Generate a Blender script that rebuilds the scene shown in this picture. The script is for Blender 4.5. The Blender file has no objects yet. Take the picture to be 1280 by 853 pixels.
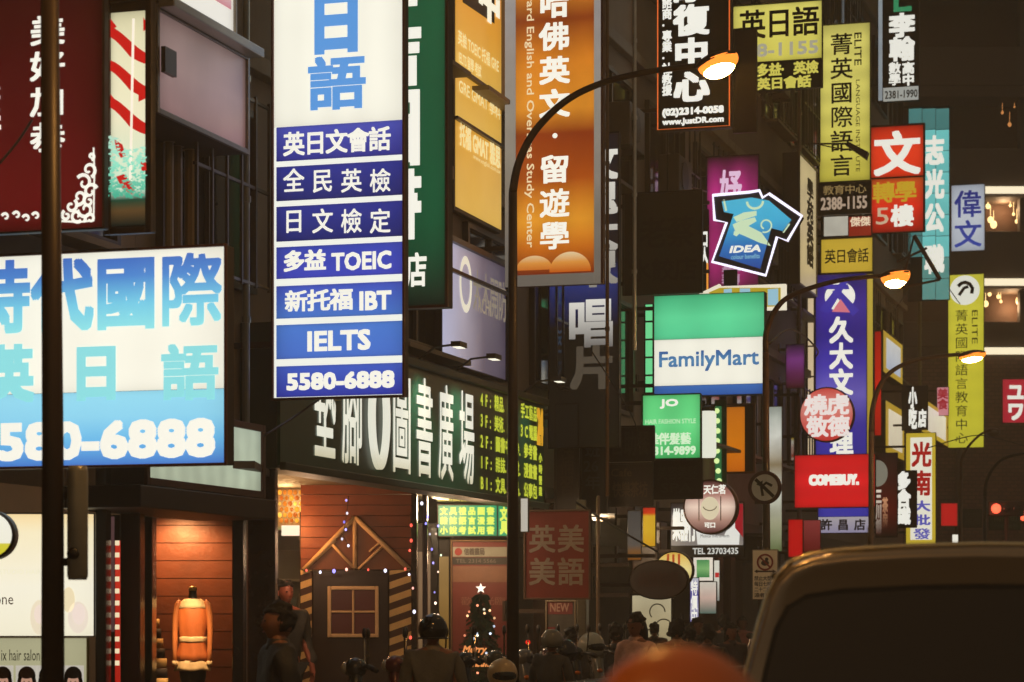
import bpy, bmesh, math, random
from mathutils import Vector, Matrix
random.seed(7)
SC = bpy.context.scene
C = SC.collection
# ------------------------------------------------------------------ camera
F = 3000.0; CX = 640.0; HZ = 765.0; CAMZ = 1.6
cd = bpy.data.cameras.new('camera'); cam = bpy.data.objects.new('camera', cd); C.objects.link(cam)
cam.location = (0, 0, CAMZ); cam.rotation_euler = (math.pi/2, 0, 0)
cd.sensor_width = 36; cd.lens = F/1280*36; cd.shift_y = (HZ-426.5)/1280
cd.clip_start = .2; cd.clip_end = 600
cd.dof.use_dof = True; cd.dof.focus_distance = 25; cd.dof.aperture_fstop = 4.5
SC.camera = cam
# ------------------------------------------------------------------ sky: night over a lit city, no sun
W = bpy.data.worlds.new('World'); SC.world = W; W.use_nodes = True
wb = W.node_tree.nodes['Background']
wb.inputs[0].default_value = (1.0, .79, .56, 1); wb.inputs[1].default_value = .125
SC.view_settings.view_transform = 'Standard'; SC.view_settings.look = 'None'
SC.view_settings.exposure = 0; SC.view_settings.gamma = 1
SC.cycles.max_bounces = 5; SC.cycles.diffuse_bounces = 2; SC.cycles.glossy_bounces = 3
SC.cycles.transmission_bounces = 4; SC.cycles.transparent_max_bounces = 6
SC.cycles.sample_clamp_indirect = 8; SC.cycles.caustics_reflective = False; SC.cycles.caustics_refractive = False

# ------------------------------------------------------------------ street geometry: the house line runs away to the right
TA = .30; A = math.atan(TA); FX = -8.5
ROTP = -A; ROTF = math.pi/2 - A
def lin(c):
    if isinstance(c, str):
        c = c.lstrip('#'); c = [int(c[i:i+2], 16) for i in (0, 2, 4)]
    r = []
    for k in c:
        k /= 255
        r.append(k/12.92 if k <= .04045 else ((k+.055)/1.055)**2.4)
    return (*r, 1)
MC = {}
def nodes(name):
    m = bpy.data.materials.new(name); m.use_nodes = True; nt = m.node_tree
    return m, nt, nt.nodes['Principled BSDF']
def mat(col, rough=.6, metal=0, var=.25, scale=6, bump=.0, key=None):
    """surface with its own base colour, grime variation and fine relief"""
    k = (col, rough, metal, var, scale, bump)
    if k in MC: return MC[k]
    m, nt, b = nodes('surface'); L = nt.links
    c = lin(col)
    b.inputs['Roughness'].default_value = rough; b.inputs['Metallic'].default_value = metal
    tc = nt.nodes.new('ShaderNodeTexCoord'); n = nt.nodes.new('ShaderNodeTexNoise')
    n.inputs['Scale'].default_value = scale; n.inputs['Detail'].default_value = 5; n.inputs['Roughness'].default_value = .65
    L.new(tc.outputs['Object'], n.inputs['Vector'])
    mx = nt.nodes.new('ShaderNodeMix'); mx.data_type = 'RGBA'
    mx.inputs['A'].default_value = (c[0]*(1-var), c[1]*(1-var), c[2]*(1-var*1.05), 1)
    mx.inputs['B'].default_value = (min(1, c[0]*(1+var)), min(1, c[1]*(1+var)), min(1, c[2]*(1+var)), 1)
    L.new(n.outputs['Fac'], mx.inputs['Factor']); L.new(mx.outputs['Result'], b.inputs['Base Color'])
    if bump:
        bp = nt.nodes.new('ShaderNodeBump'); bp.inputs['Strength'].default_value = bump; bp.inputs['Distance'].default_value = .02
        L.new(n.outputs['Fac'], bp.inputs['Height']); L.new(bp.outputs['Normal'], b.inputs['Normal'])
    MC[k] = m; return m
def em(cols, s=1.0, edge=0.0, tube=None, axis='Z', base=None, noise=.06, stops=None):
    """back-lit acrylic: cols = one colour or a list printed as a gradient along axis (low -> high);
    edge = how far the lamps behind fail to reach the rim; tube = ('X'|'Z', n, amount) fluorescent tubes showing through"""
    if isinstance(cols, str): cols = [cols]
    if .5 < s < 1.3: s *= 1.12
    k = (tuple(cols), s, edge, tube, axis, base, noise, tuple(stops or ()))
    if k in MC: return MC[k]
    m, nt, b = nodes('backlit'); L = nt.links; N = nt.nodes.new
    b.inputs['Roughness'].default_value = .35
    tc = N('ShaderNodeTexCoord'); sp = N('ShaderNodeSeparateXYZ'); L.new(tc.outputs['Generated'], sp.inputs[0])
    def M(op, a, bb=None, clamp=False):
        q = N('ShaderNodeMath'); q.operation = op; q.use_clamp = clamp
        for i, x in enumerate((a, bb)):
            if x is None: continue
            if isinstance(x, (int, float)): q.inputs[i].default_value = x
            else: L.new(x, q.inputs[i])
        return q.outputs[0]
    if len(cols) > 1:
        r = N('ShaderNodeValToRGB'); cr = r.color_ramp
        st = stops or [i/(len(cols)-1) for i in range(len(cols))]
        cr.elements[0].position = st[0]; cr.elements[0].color = lin(cols[0])
        cr.elements[1].position = st[-1]; cr.elements[1].color = lin(cols[-1])
        for i in range(1, len(cols)-1):
            e = cr.elements.new(st[i]); e.color = lin(cols[i])
        L.new(sp.outputs[axis], r.inputs[0]); col = r.outputs[0]
        L.new(col, b.inputs['Emission Color'])
    else:
        b.inputs['Emission Color'].default_value = lin(cols[0])
    cc = lin(cols[0]); b.inputs['Base Color'].default_value = (cc[0]*.25, cc[1]*.25, cc[2]*.25, 1)
    f = None
    if edge:
        ax = M('ABSOLUTE', M('SUBTRACT', M('MULTIPLY', sp.outputs['X'], 2), 1)); az = M('ABSOLUTE', M('SUBTRACT', M('MULTIPLY', sp.outputs['Z'], 2), 1))
        f = M('MULTIPLY', M('SUBTRACT', 1, M('MULTIPLY', M('POWER', ax, 7), edge)), M('SUBTRACT', 1, M('MULTIPLY', M('POWER', az, 12), edge)))
    if tube:
        w = M('SINE', M('MULTIPLY', sp.outputs[tube[0]], 2*math.pi*tube[1]))
        t = M('ADD', 1-tube[2]/2, M('MULTIPLY', w, tube[2]/2)); f = t if f is None else M('MULTIPLY', f, t)
    if noise:
        n = N('ShaderNodeTexNoise'); n.inputs['Scale'].default_value = 2.2; n.inputs['Detail'].default_value = 3; L.new(tc.outputs['Object'], n.inputs['Vector'])
        t = M('ADD', 1-noise, M('MULTIPLY', n.outputs['Fac'], 2*noise)); f = t if f is None else M('MULTIPLY', f, t)
    if f is None: b.inputs['Emission Strength'].default_value = s
    else: L.new(M('MULTIPLY', f, s), b.inputs['Emission Strength'])
    MC[k] = m; return m

# ------------------------------------------------------------------ mesh helpers
class MB:
    def __init__(s): s.v = []; s.f = []
    def add(s, vs, fs):
        n = len(s.v); s.v += [tuple(x) for x in vs]; s.f += [tuple(i+n for i in f) for f in fs]; return s
    def box(s, x0, x1, y0, y1, z0, z1):
        return s.add([(x0,y0,z0),(x1,y0,z0),(x1,y1,z0),(x0,y1,z0),(x0,y0,z1),(x1,y0,z1),(x1,y1,z1),(x0,y1,z1)],
                     [(0,3,2,1),(4,5,6,7),(0,1,5,4),(1,2,6,5),(2,3,7,6),(3,0,4,7)])
    def tube(s, pts, r, n=8, cap=True):
        pts = [Vector(p) for p in pts]; R = r if isinstance(r, (list, tuple)) else [r]*len(pts)
        vs = []; up = None
        for i, p in enumerate(pts):
            t = (pts[min(i+1, len(pts)-1)] - pts[max(i-1, 0)]).normalized()
            if up is None:
                up = Vector((0,0,1)) if abs(t.z) < .9 else Vector((0,1,0))
            a = t.cross(up).normalized(); b = a.cross(t).normalized(); up = b
            for k in range(n):
                q = 2*math.pi*k/n; vs.append(p + (a*math.cos(q) + b*math.sin(q))*R[i])
        fs = [(i*n+k, i*n+(k+1)%n, (i+1)*n+(k+1)%n, (i+1)*n+k) for i in range(len(pts)-1) for k in range(n)]
        if cap: fs += [tuple(range(n))[::-1], tuple((len(pts)-1)*n+k for k in range(n))]
        return s.add(vs, fs)
    def loft(s, rings, cap=True):
        n = len(rings[0]); vs = [p for r in rings for p in r]
        fs = [(i*n+k, i*n+(k+1)%n, (i+1)*n+(k+1)%n, (i+1)*n+k) for i in range(len(rings)-1) for k in range(n)]
        if cap: fs += [tuple(range(n))[::-1], tuple((len(rings)-1)*n+k for k in range(n))]
        return s.add(vs, fs)
    def ell(s, c, r, n=16, m=10, fn=None, z0=-1, z1=1):
        rings = []
        a0 = math.asin(z0); a1 = math.asin(z1)
        for i in range(m+1):
            t = a0+(a1-a0)*i/m; cz = math.sin(t); cr = max(math.cos(t), .001)
            ring = []
            for k in range(n):
                q = 2*math.pi*k/n; p = Vector((cr*math.cos(q), cr*math.sin(q), cz))
                if fn: p = fn(p)
                ring.append((c[0]+p.x*r[0], c[1]+p.y*r[1], c[2]+p.z*r[2]))
            rings.append(ring)
        return s.loft(rings)
    def lathe(s, prof, n=20, c=(0,0,0), axis='Z'):
        rings = []
        for (r, h) in prof:
            ring = []
            for k in range(n):
                q = 2*math.pi*k/n; a, b = r*math.cos(q), r*math.sin(q)
                p = {'Z': (a, b, h), 'Y': (a, h, -b), 'X': (h, a, b)}[axis]
                ring.append((c[0]+p[0], c[1]+p[1], c[2]+p[2]))
            rings.append(ring)
        return s.loft(rings)
    def poly(s, pts, y=0, y1=None):
        """flat outline in the x-z plane, facing -y; y1 gives it thickness"""
        n = len(pts)
        if y1 is None: return s.add([(p[0], y, p[1]) for p in pts], [tuple(range(n))])
        s.add([(p[0], y, p[1]) for p in pts] + [(p[0], y1, p[1]) for p in pts],
              [tuple(range(n)), tuple(range(2*n-1, n-1, -1))] + [(i, i+n, (i+1) % n+n, (i+1) % n) for i in range(n)])
        return s
    def disc(s, cx, cz, rx, rz, y=0, n=24, y1=None, a0=0, a1=None):
        if a1 is None: pts = [(cx+rx*math.cos(2*math.pi*k/n), cz+rz*math.sin(2*math.pi*k/n)) for k in range(n)]
        else: pts = [(cx+rx*math.cos(a0+(a1-a0)*k/n), cz+rz*math.sin(a0+(a1-a0)*k/n)) for k in range(n+1)]
        return s.poly(pts, y, y1)
    def ribbon(s, pts, w, y=0):
        W_ = w if isinstance(w, (list, tuple)) else [w]*len(pts); vs = []
        for i, p in enumerate(pts):
            a = pts[max(i-1, 0)]; b = pts[min(i+1, len(pts)-1)]; dx, dz = b[0]-a[0], b[1]-a[1]; l = math.hypot(dx, dz) or 1
            vs += [(p[0]-dz/l*W_[i]/2, y, p[1]+dx/l*W_[i]/2), (p[0]+dz/l*W_[i]/2, y, p[1]-dx/l*W_[i]/2)]
        return s.add(vs, [(2*i, 2*i+1, 2*i+3, 2*i+2) for i in range(len(pts)-1)])
    def build(s, name, m, parent=None, smooth=False, bevel=0, loc=None, rot=None):
        me = bpy.data.meshes.new(name); me.from_pydata(s.v, [], s.f); me.update()
        for mm in (m if isinstance(m, (list, tuple)) else [m]): me.materials.append(mm)
        if smooth:
            me.polygons.foreach_set('use_smooth', [True]*len(me.polygons))
        o = bpy.data.objects.new(name, me); C.objects.link(o)
        if parent is not None: o.parent = parent
        if loc: o.location = loc
        if rot: o.rotation_euler = rot
        if bevel:
            b = o.modifiers.new('bevel', 'BEVEL'); b.width = bevel; b.segments = 2; b.limit_method = 'ANGLE'
        return o
def fixn(o):
    bm = bmesh.new(); bm.from_mesh(o.data); bmesh.ops.recalc_face_normals(bm, faces=bm.faces); bm.to_mesh(o.data); bm.free(); return o
def tag(o, label, cat, group=None):
    o['label'] = label; o['category'] = cat
    if group: o['group'] = group
    return o
def empty(name, loc, rz=0, label=None, cat=None, group=None):
    o = bpy.data.objects.new(name, None); o.empty_display_size = .2; C.objects.link(o); o.location = loc; o.rotation_euler = (0, 0, rz)
    if label: tag(o, label, cat, group)
    return o
def struct(o): o['kind'] = 'structure'; return o
def stuff(o): o['kind'] = 'stuff'; return o
def copy_tree(o, parent=None):
    c = o.copy(); C.objects.link(c); c.parent = parent
    for ch in list(o.children): copy_tree(ch, c)
    return c
def P(px, py, Y): return Vector(((px-CX)/F*Y, Y, CAMZ+(HZ-py)/F*Y))
def facY(px, off=0): return (-FX - off/math.cos(A))/(TA-(px-CX)/F)     # where the sight line meets the house line
def facX(Y, off=0): return FX+TA*Y+off/math.cos(A)

# ------------------------------------------------------------------ lettering
GC = {}
def _text(s):
    if s in GC: return GC[s]
    cu = bpy.data.curves.new('t', 'FONT'); cu.body = s; cu.size = 1; cu.resolution_u = 2
    o = bpy.data.objects.new('t', cu); C.objects.link(o)
    dg = bpy.context.evaluated_depsgraph_get(); me = bpy.data.meshes.new_from_object(o.evaluated_get(dg))
    v = [(q.co.x, q.co.y) for q in me.vertices]; f = [tuple(p.vertices) for p in me.polygons]
    bpy.data.objects.remove(o); bpy.data.curves.remove(cu); bpy.data.meshes.remove(me)
    GC[s] = (v, f); return GC[s]
def put(mb, s, cell, bold, lvl, fit=False, rot=False, shear=0):
    """one glyph (or a latin string with fit) into cell = (x0, z0, x1, z1)"""
    v, f = _text(s)
    if not v: return
    x0, z0, x1, z1 = cell; Wc, Hc = x1-x0, z1-z0
    if rot: v = [(-(-b), -a) for a, b in v]
    if fit:
        ax = min(p[0] for p in v); bx = max(p[0] for p in v); ay = min(p[1] for p in v); by = max(p[1] for p in v)
        sx = Wc/max(bx-ax, .01); sz = Hc/max(by-ay, .01)
    else:
        ax, bx, ay, by = .02, .98, -.10, .87; sx = Wc/(bx-ax); sz = Hc/(by-ay)
    sh = [(0, 0)]
    if bold:
        if len(s) == 1 and ord(s) > 0x2e00: bold *= 1.0 if len(v) < 70 else (.82 if len(v) < 110 else (.62 if len(v) < 160 else .45))
        r = bold; sh = [(r, r), (r, -r), (-r, r), (-r, -r)]
        if r > .022: sh += [(0, 0), (r, 0), (-r, 0), (0, r), (0, -r)]
    if fit:
        em_ = (Hc if not rot else Wc)*1.0
        g = bold*em_; sx = (Wc-2*g)/max(bx-ax, .01); sz = (Hc-2*g)/max(by-ay, .01)
        sh = [(a*em_, b*em_) for a, b in sh]; ox = x0+g; oz = z0+g
    else:
        sh = [(a*sx, b*sz) for a, b in sh]; ox = x0; oz = z0
    for i, (dx, dz) in enumerate(sh):
        mb.add([(ox+(p[0]-ax)*sx+dx+shear*((p[1]-ay)*sz), -lvl-.0003*i, oz+(p[1]-ay)*sz+dz) for p in v], f)

# ------------------------------------------------------------------ signs
class Pl:
    """an upright plane through (X,Y) turned by rot; maps picture points to metres on it"""
    def __init__(s, X, Y, rot): s.X, s.Y, s.rot = X, Y, rot; s.c, s.n = math.cos(rot), math.sin(rot)
    def u(s, px):
        t = (px-CX)/F; return (t*s.Y-s.X)/(s.c-t*s.n)
    def z(s, px, py): return CAMZ+(HZ-py)/F*(s.Y+s.u(px)*s.n)
    def at(s, px, py): return s.u(px), s.z(px, py)
class Sign:
    def __init__(s, name, label, cat, box, Y=None, off=None, kind='P', depth=.18, fr=.03, frame='#2c1c14', cab='#241b16', group=None, bracket=True, rot=None, gap=.25, faces=True):
        x0, y0, x1, y1 = box
        if kind == 'P':
            if Y is None: Y = facY(x0, gap)
            rot = ROTP if rot is None else rot
        else:
            rot = ROTF if rot is None else rot
            Y = facY(x0, off or .1)
        X = (x0-CX)/F*Y
        p = Pl(X, Y, rot); s.W = p.u(x1)
        xm = (x0+x1)/2 if kind == 'P' else x0
        s.zb, s.zt = p.z(xm, y1), p.z(xm, y0); s.H = s.zt-s.zb; s.p = p; s.box = box; s.kind = kind
        s.o = empty(name, (X+p.c*s.W/2, Y+p.n*s.W/2, s.zb), rot, label, cat, group)
        if kind == 'P': depth *= .5
        s.Y = Y; s.depth = depth
        if faces:
            MB().box(-s.W/2, s.W/2, .0, depth, 0, s.H).build('cabinet', mat(cab, .55, .0, .35, 3), s.o, bevel=.008)
            if fr:
                g = MB(); h = .03; w, H = s.W/2, s.H
                g.box(-w-.006, -w+fr, -h, -.001, -.006, H+.006); g.box(w-fr, w+.006, -h, -.001, -.006, H+.006)
                g.box(-w+fr, w-fr, -h, -.001, -.006, fr); g.box(-w+fr, w-fr, -h, -.001, H-fr, H+.006)
                g.build('frame', mat(frame, .4, .3, .35, 5), s.o, bevel=.004)
        if bracket and kind == 'P':
            L = (X - facX(Y))/math.cos(A) if rot == ROTP else 0
            L = min(max(L, .12), 4)
            for q in (.12, .88):
                b = MB(); zz = s.H*q; b.box(-s.W/2-L, -s.W/2-.002, depth*.3, depth*.3+.05, zz-.025, zz+.025)
                b.box(-s.W/2-L, -s.W/2-L+.03, depth*.3-.05, depth*.3+.1, zz-.12, zz+.12)
                b.build('bracket', mat('#3a2c22', .5, .5, .3, 8), s.o)
        s.n = 0
    def m(s, px, py):
        u, z = s.p.at(px, py); return u-s.W/2, z-s.zb
    def r(s, b):
        """picture box -> local (x0,z0,x1,z1)"""
        xa, xb = s.m(b[0], b[1])[0], s.m(b[2], b[1])[0]
        xm = (b[0]+b[2])/2 if s.kind == 'P' else b[0]
        return xa, s.m(xm, b[3])[1], xb, s.m(xm, b[1])[1]
    def panel(s, b=None, m=None, name='panel', lvl=1, inset=.0, th=.012):
        if b is None: x0, z0, x1, z1 = -s.W/2+.012, .012, s.W/2-.012, s.H-.012
        else: x0, z0, x1, z1 = s.r(b)
        y = -.002-.004*lvl
        return MB().box(x0, x1, y, y+.003 if lvl > 1 else -.0005, z0, z1).build(name, m, s.o)
    def text(s, t, b, m, d='h', bold=.02, lvl=2, name='lettering', fill=1.0, shear=0):
        mb = MB(); x0, z0, x1, z1 = s.r(b); y = .003+.004*lvl
        if d == 'fit': put(mb, t, (x0, z0, x1, z1), bold, y, fit=True, shear=shear)
        elif d == 'r': put(mb, t, (x0, z0, x1, z1), bold, y, fit=True, rot=True)
        elif d == 'h':
            w = (x1-x0)/len(t)
            for i, ch in enumerate(t):
                if ch != ' ':
                    g = w*(1-fill)/2; put(mb, ch, (x0+i*w+g, z0, x0+(i+1)*w-g, z1), bold, y)
        else:
            h = (z1-z0)/len(t)
            for i, ch in enumerate(t):
                if ch != ' ':
                    g = h*(1-fill)/2; put(mb, ch, (x0, z1-(i+1)*h+g, x1, z1-i*h-g), bold, y)
        return mb.build(name, m, s.o)
    def shape(s, polys, m, name, lvl=2):
        """polys: picture-space outlines -> flat print"""
        mb = MB()
        for q in polys: mb.poly([s.m(*p) for p in q][::-1] , -.003-.004*lvl)
        return mb.build(name, m, s.o)
WHITE = '#f2f0e0'
# ================================================================== setting
g = MB(); g.add([(-150,-20,0),(250,-20,0),(250,400,0),(-150,400,0)], [(0,1,2,3)])
struct(g.build('road', mat('#3c3835', .55, 0, .3, 2.5, .3)))
D = Vector((math.sin(A), math.cos(A), 0)); NN = Vector((math.cos(A), -math.sin(A), 0))
def SF(Y, off, z): return Vector((facX(Y), Y, z)) + NN*off        # point by depth on the house line + metres into the street
def slabS(mb, Ya, Yb, o0, o1, z0, z1):
    a, b, c, d = SF(Ya, o0, 0), SF(Ya, o1, 0), SF(Yb, o1, 0), SF(Yb, o0, 0)
    return mb.add([(p.x, p.y, z0) for p in (a, b, c, d)] + [(p.x, p.y, z1) for p in (a, b, c, d)],
                  [(0,3,2,1),(4,5,6,7),(0,1,5,4),(1,2,6,5),(2,3,7,6),(3,0,4,7)])
struct(slabS(MB(), 2, 62, -4.2, 2.9, 0.004, .14).build('pavement', mat('#5d544a', .6, 0, .25, 5, .2)))
struct(slabS(MB(), 2, 62, 2.9, 3.05, 0.004, .15).build('kerb', mat('#6d665c', .7, 0, .25, 5, .2)))
mk = MB()
for k in range(14): slabS(mk, 6+k*6, 9+k*6, 7.0, 7.12, .002, .006)
struct(mk.build('lane_marking', mat('#b9b4a8', .7, 0, .2, 8)))

WALLC = ['#8a7c6c', '#7a6f62', '#8c8070', '#766a5e', '#857766', '#7d7062']
def bar(mb, y0, y1, z0, z1, o0, o1):
    mb.box(y0, y1, -o1, -o0, z0, z1)        # building frame: x along the street, -y out of the wall
def building(Ya, Yb, H, col, label, floors=None, lit=(), bays=None, cols=()):
    o = empty('building', SF(Ya, 0, 0), ROTF, label, 'building', 'dark apartment blocks along the shopping street')
    L = (Yb-Ya)/math.cos(A)-.004
    wm = mat(col, .75, 0, .3, 1.3, .35); tr = mat('#857866', .6, 0, .3, 4); dk = mat('#3a332c', .45, .2, .3, 6)
    w = MB(); w.box(0, L, 0, 11, 3.15, H); w.build('wall', wm, o)
    w = MB(); w.box(0, L, 4.2, 4.4, .0, 2.95); w.build('arcade_wall', mat('#6a5a4c', .7, 0, .3, 2, .2), o)
    w = MB(); w.box(0, L, .002, 11, 2.951, 3.149); w.build('arcade_ceiling', mat('#514638', .7, 0, .3, 3), o)
    for Yc in cols:
        x = min(max((Yc-Ya)/math.cos(A), .3), L-.3)
        c = MB(); c.box(x-.22, x+.22, .02, .46, 0.001, 2.95); c.build('column', mat('#4a2f22', .3, 0, .4, 4), o, bevel=.02)
    n = floors or int((H-3.2)/3.1); bays = bays or max(2, int(L/2.6)); bw = L/bays
    for fl in range(n):
        zb = 3.9+fl*3.1
        s_ = MB(); s_.box(.02, L-.02, -.12, .0-.001, zb+2.35, zb+2.5); s_.build('ledge', tr, o, bevel=.01)
        for k in range(bays):
            x0 = k*bw+bw*.16; x1 = (k+1)*bw-bw*.16; z0 = zb+.5; z1 = zb+1.95
            f = MB(); t = .06
            f.box(x0-t, x0, -.07, -.001, z0-t, z1+t); f.box(x1, x1+t, -.07, -.001, z0-t, z1+t); f.box(x0, x1, -.07, -.001, z1, z1+t); f.box(x0, x1, -.07, -.001, z0-t, z0)
            f.box((x0+x1)/2-.025, (x0+x1)/2+.025, -.05, -.012, z0, z1)
            fr = f.build('window_frame', dk, o)
            isl = (fl, k) in lit
            q = MB(); q.box(x0+.002, x1-.002, -.010, -.001, z0+.002, z1-.002)
            q.build('window_pane', em('#6e4a26', .55, .5) if isl else mat('#15171a', .08, 0, .2, 2), fr)
            if random.random() < .4:
                b = MB(); b.box(x0-.1, x1+.1, -.32, -.075, z0-.16, z0-.11); b.build('window_sill', tr, fr)
            if random.random() < .35:                      # barred cage over the window
                b = MB(); nb = 7
                for j in range(nb): b.box(x0+(x1-x0)*j/(nb-1)-.012, x0+(x1-x0)*j/(nb-1)+.012, -.34, -.315, z0-.1, z1+.05)
                for zz in (z0-.08, (z0+z1)/2, z1): b.box(x0-.02, x1+.02, -.33, -.305, zz, zz+.025)
                b.build('window_bars', dk, fr)
    w = MB(); w.box(-.02, L, -.25, .2, H-.4, H+.5); w.build('parapet', tr, o)
    return o
building(5.2, 18.6, 17, WALLC[0], 'nearest dark block, behind the wide blue and white language school sign', cols=(5.4, 11))
building(18.6, 31.2, 20, WALLC[1], 'dark block that carries the green bookshop fascia', lit={(1, 3)}, cols=(30.9,))
building(31.2, 40.5, 21, WALLC[2], 'dark block behind the green, white and blue shop light box', cols=(31.6, 36, 40))
building(40.5, 50.5, 22, WALLC[3], 'dark block behind the tall yellow sign and the purple sign', cols=(41, 45.5, 50))
building(50.5, 62, 24, WALLC[4], 'dark block behind the red and turquoise school signs', cols=(51, 56, 61.6))

# the block across the junction, facing down the street
def cross_block():
    X0 = (1085-CX)/F*78; Y0 = 78
    o = empty('building', (X0, Y0, 0), 0, 'brown tiled block across the junction with long strip lights under its galleries', 'building')
    L = 22; m_, nt, b = nodes('brick_tile'); Ln = nt.links
    tc = nt.nodes.new('ShaderNodeTexCoord'); mp = nt.nodes.new('ShaderNodeMapping'); mp.inputs['Rotation'].default_value = (math.pi/2, 0, 0)
    br = nt.nodes.new('ShaderNodeTexBrick'); br.inputs['Scale'].default_value = 2.0
    br.inputs['Color1'].default_value = lin('#8a6252'); br.inputs['Color2'].default_value = lin('#735044'); br.inputs['Mortar'].default_value = lin('#54423a')
    br.inputs['Mortar Size'].default_value = .03
    Ln.new(tc.outputs['Object'], mp.inputs[0]); Ln.new(mp.outputs[0], br.inputs[0]); Ln.new(br.outputs[0], b.inputs['Base Color']); b.inputs['Roughness'].default_value = .5
    zf = lambda py: CAMZ+(HZ-py)/F*Y0
    w = MB(); w.box(0, L, 0, 8, 0.01, zf(447)); w.build('wall', m_, o)
    up = mat('#55453a', .7, 0, .3, 1.2)
    floors = [(438, 360), (352, 246), (237, 120), (112, -10)]
    for i, (yb, yt) in enumerate(floors):
        zb, zt = zf(yb), zf(yt)
        w = MB(); w.box(0, L, 1.6, 8, zf(yb+9), zt+.2); w.build('gallery_back', mat('#4a3020', .7, 0, .4, 1.5), o)
        w = MB(); w.box(0, L, .02, .25, zb+.12, zb+.12+(zt-zb)*(.40 if i != 1 else .55)); w.build('gallery_parapet', up, o, bevel=.03)
        w = MB(); w.box(0, L, .0, 1.6, zf(yb+9), zb+.1); w.build('floor_slab', up, o)
        for k in range(5):
            w = MB(); w.box(.0+k*5, .35+k*5, .3, .7, zb+.1, zt); w.build('pillar', up, o)
        if i < 3:
            x0 = (1228-CX)/F*Y0-X0
            for k in range(3):
                w = MB(); w.box(x0+k*5.2, x0+k*5.2+5.1, -.12, -.004, zb-.14, zb+.08)
                w.build('strip_light', em('#fbecc8', 1.4, 0, None, noise=.03), o)
    w = MB(); w.box(0, L, 0, 8, zf(-14), zf(-14)+9); w.build('upper_wall', up, o)
    # globe lamps hanging in the galleries
    lm = em('#ffd890', 2.6, noise=0)
    spots = [(1235,258,5),(1238,275,6),(1242,281,7),(1260,246,4),(1263,257,3),(1267,268,3),(1271,277,4),(1232,380,6),(1248,371,4),(1275,376,9),(1251,377,3),(1237,368,4),(1253,141,3),(1268,134,2),(1262,156,4),(1275,147,3)]
    for (px, py, r) in spots:
        p = P(px, py, Y0+1.0); q = MB(); rr = r*Y0/F*.62; q.ell((0,0,0), (rr, rr, rr*1.15), 10, 7); q.tube([(0,0,rr),(0,0,rr+.35)], .01, 5)
        q.build('globe_lamp', lm if py > 200 else em('#c98448', 1.2, noise=0), o, smooth=True, loc=(p.x-X0, p.y-Y0, p.z))
    for (px, py, e) in ((1255, 262, 60), (1265, 384, 80)):
        ld = bpy.data.lights.new('gallery_glow', 'POINT'); ld.energy = e; ld.color = (1, .62, .32); ld.shadow_soft_size = .2
        lo = bpy.data.objects.new('gallery_glow', ld); C.objects.link(lo); lo.parent = o; p = P(px, py, Y0+1.1); lo.location = (p.x-X0, p.y-Y0, p.z)
    q = MB(); q.tube([((1198-CX)/F*Y0-X0, -.1, .02), ((1198-CX)/F*Y0-X0, -.1, zf(447))], .12, 8); q.build('drainpipe', mat('#5b4a3c', .4, .3), o, smooth=True)
cross_block()
# a far block closing the gap between the side street and the junction
o = empty('building', ((980-CX)/F*95, 95, 0), 0, 'tall dark far block that closes the street behind the signs', 'building')
w = MB(); w.box(-3, 9, 0, 8, 0.01, 34); w.build('wall', mat('#6b5e50', .8, 0, .3, .8), o)
for fl in range(9):
    for k in range(5):
        f = MB(); x = -2+k*2.1; z = 3.5+fl*3.1
        f.box(x-.06, x+1.26, -.06, -.002, z-.06, z+1.36); fr = f.build('window_frame', mat('#1c1815', .45), o)
        MB().box(x, x+1.2, -.07, -.061, z, z+1.3).build('window_pane', mat('#15171a', .1), fr)

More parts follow.
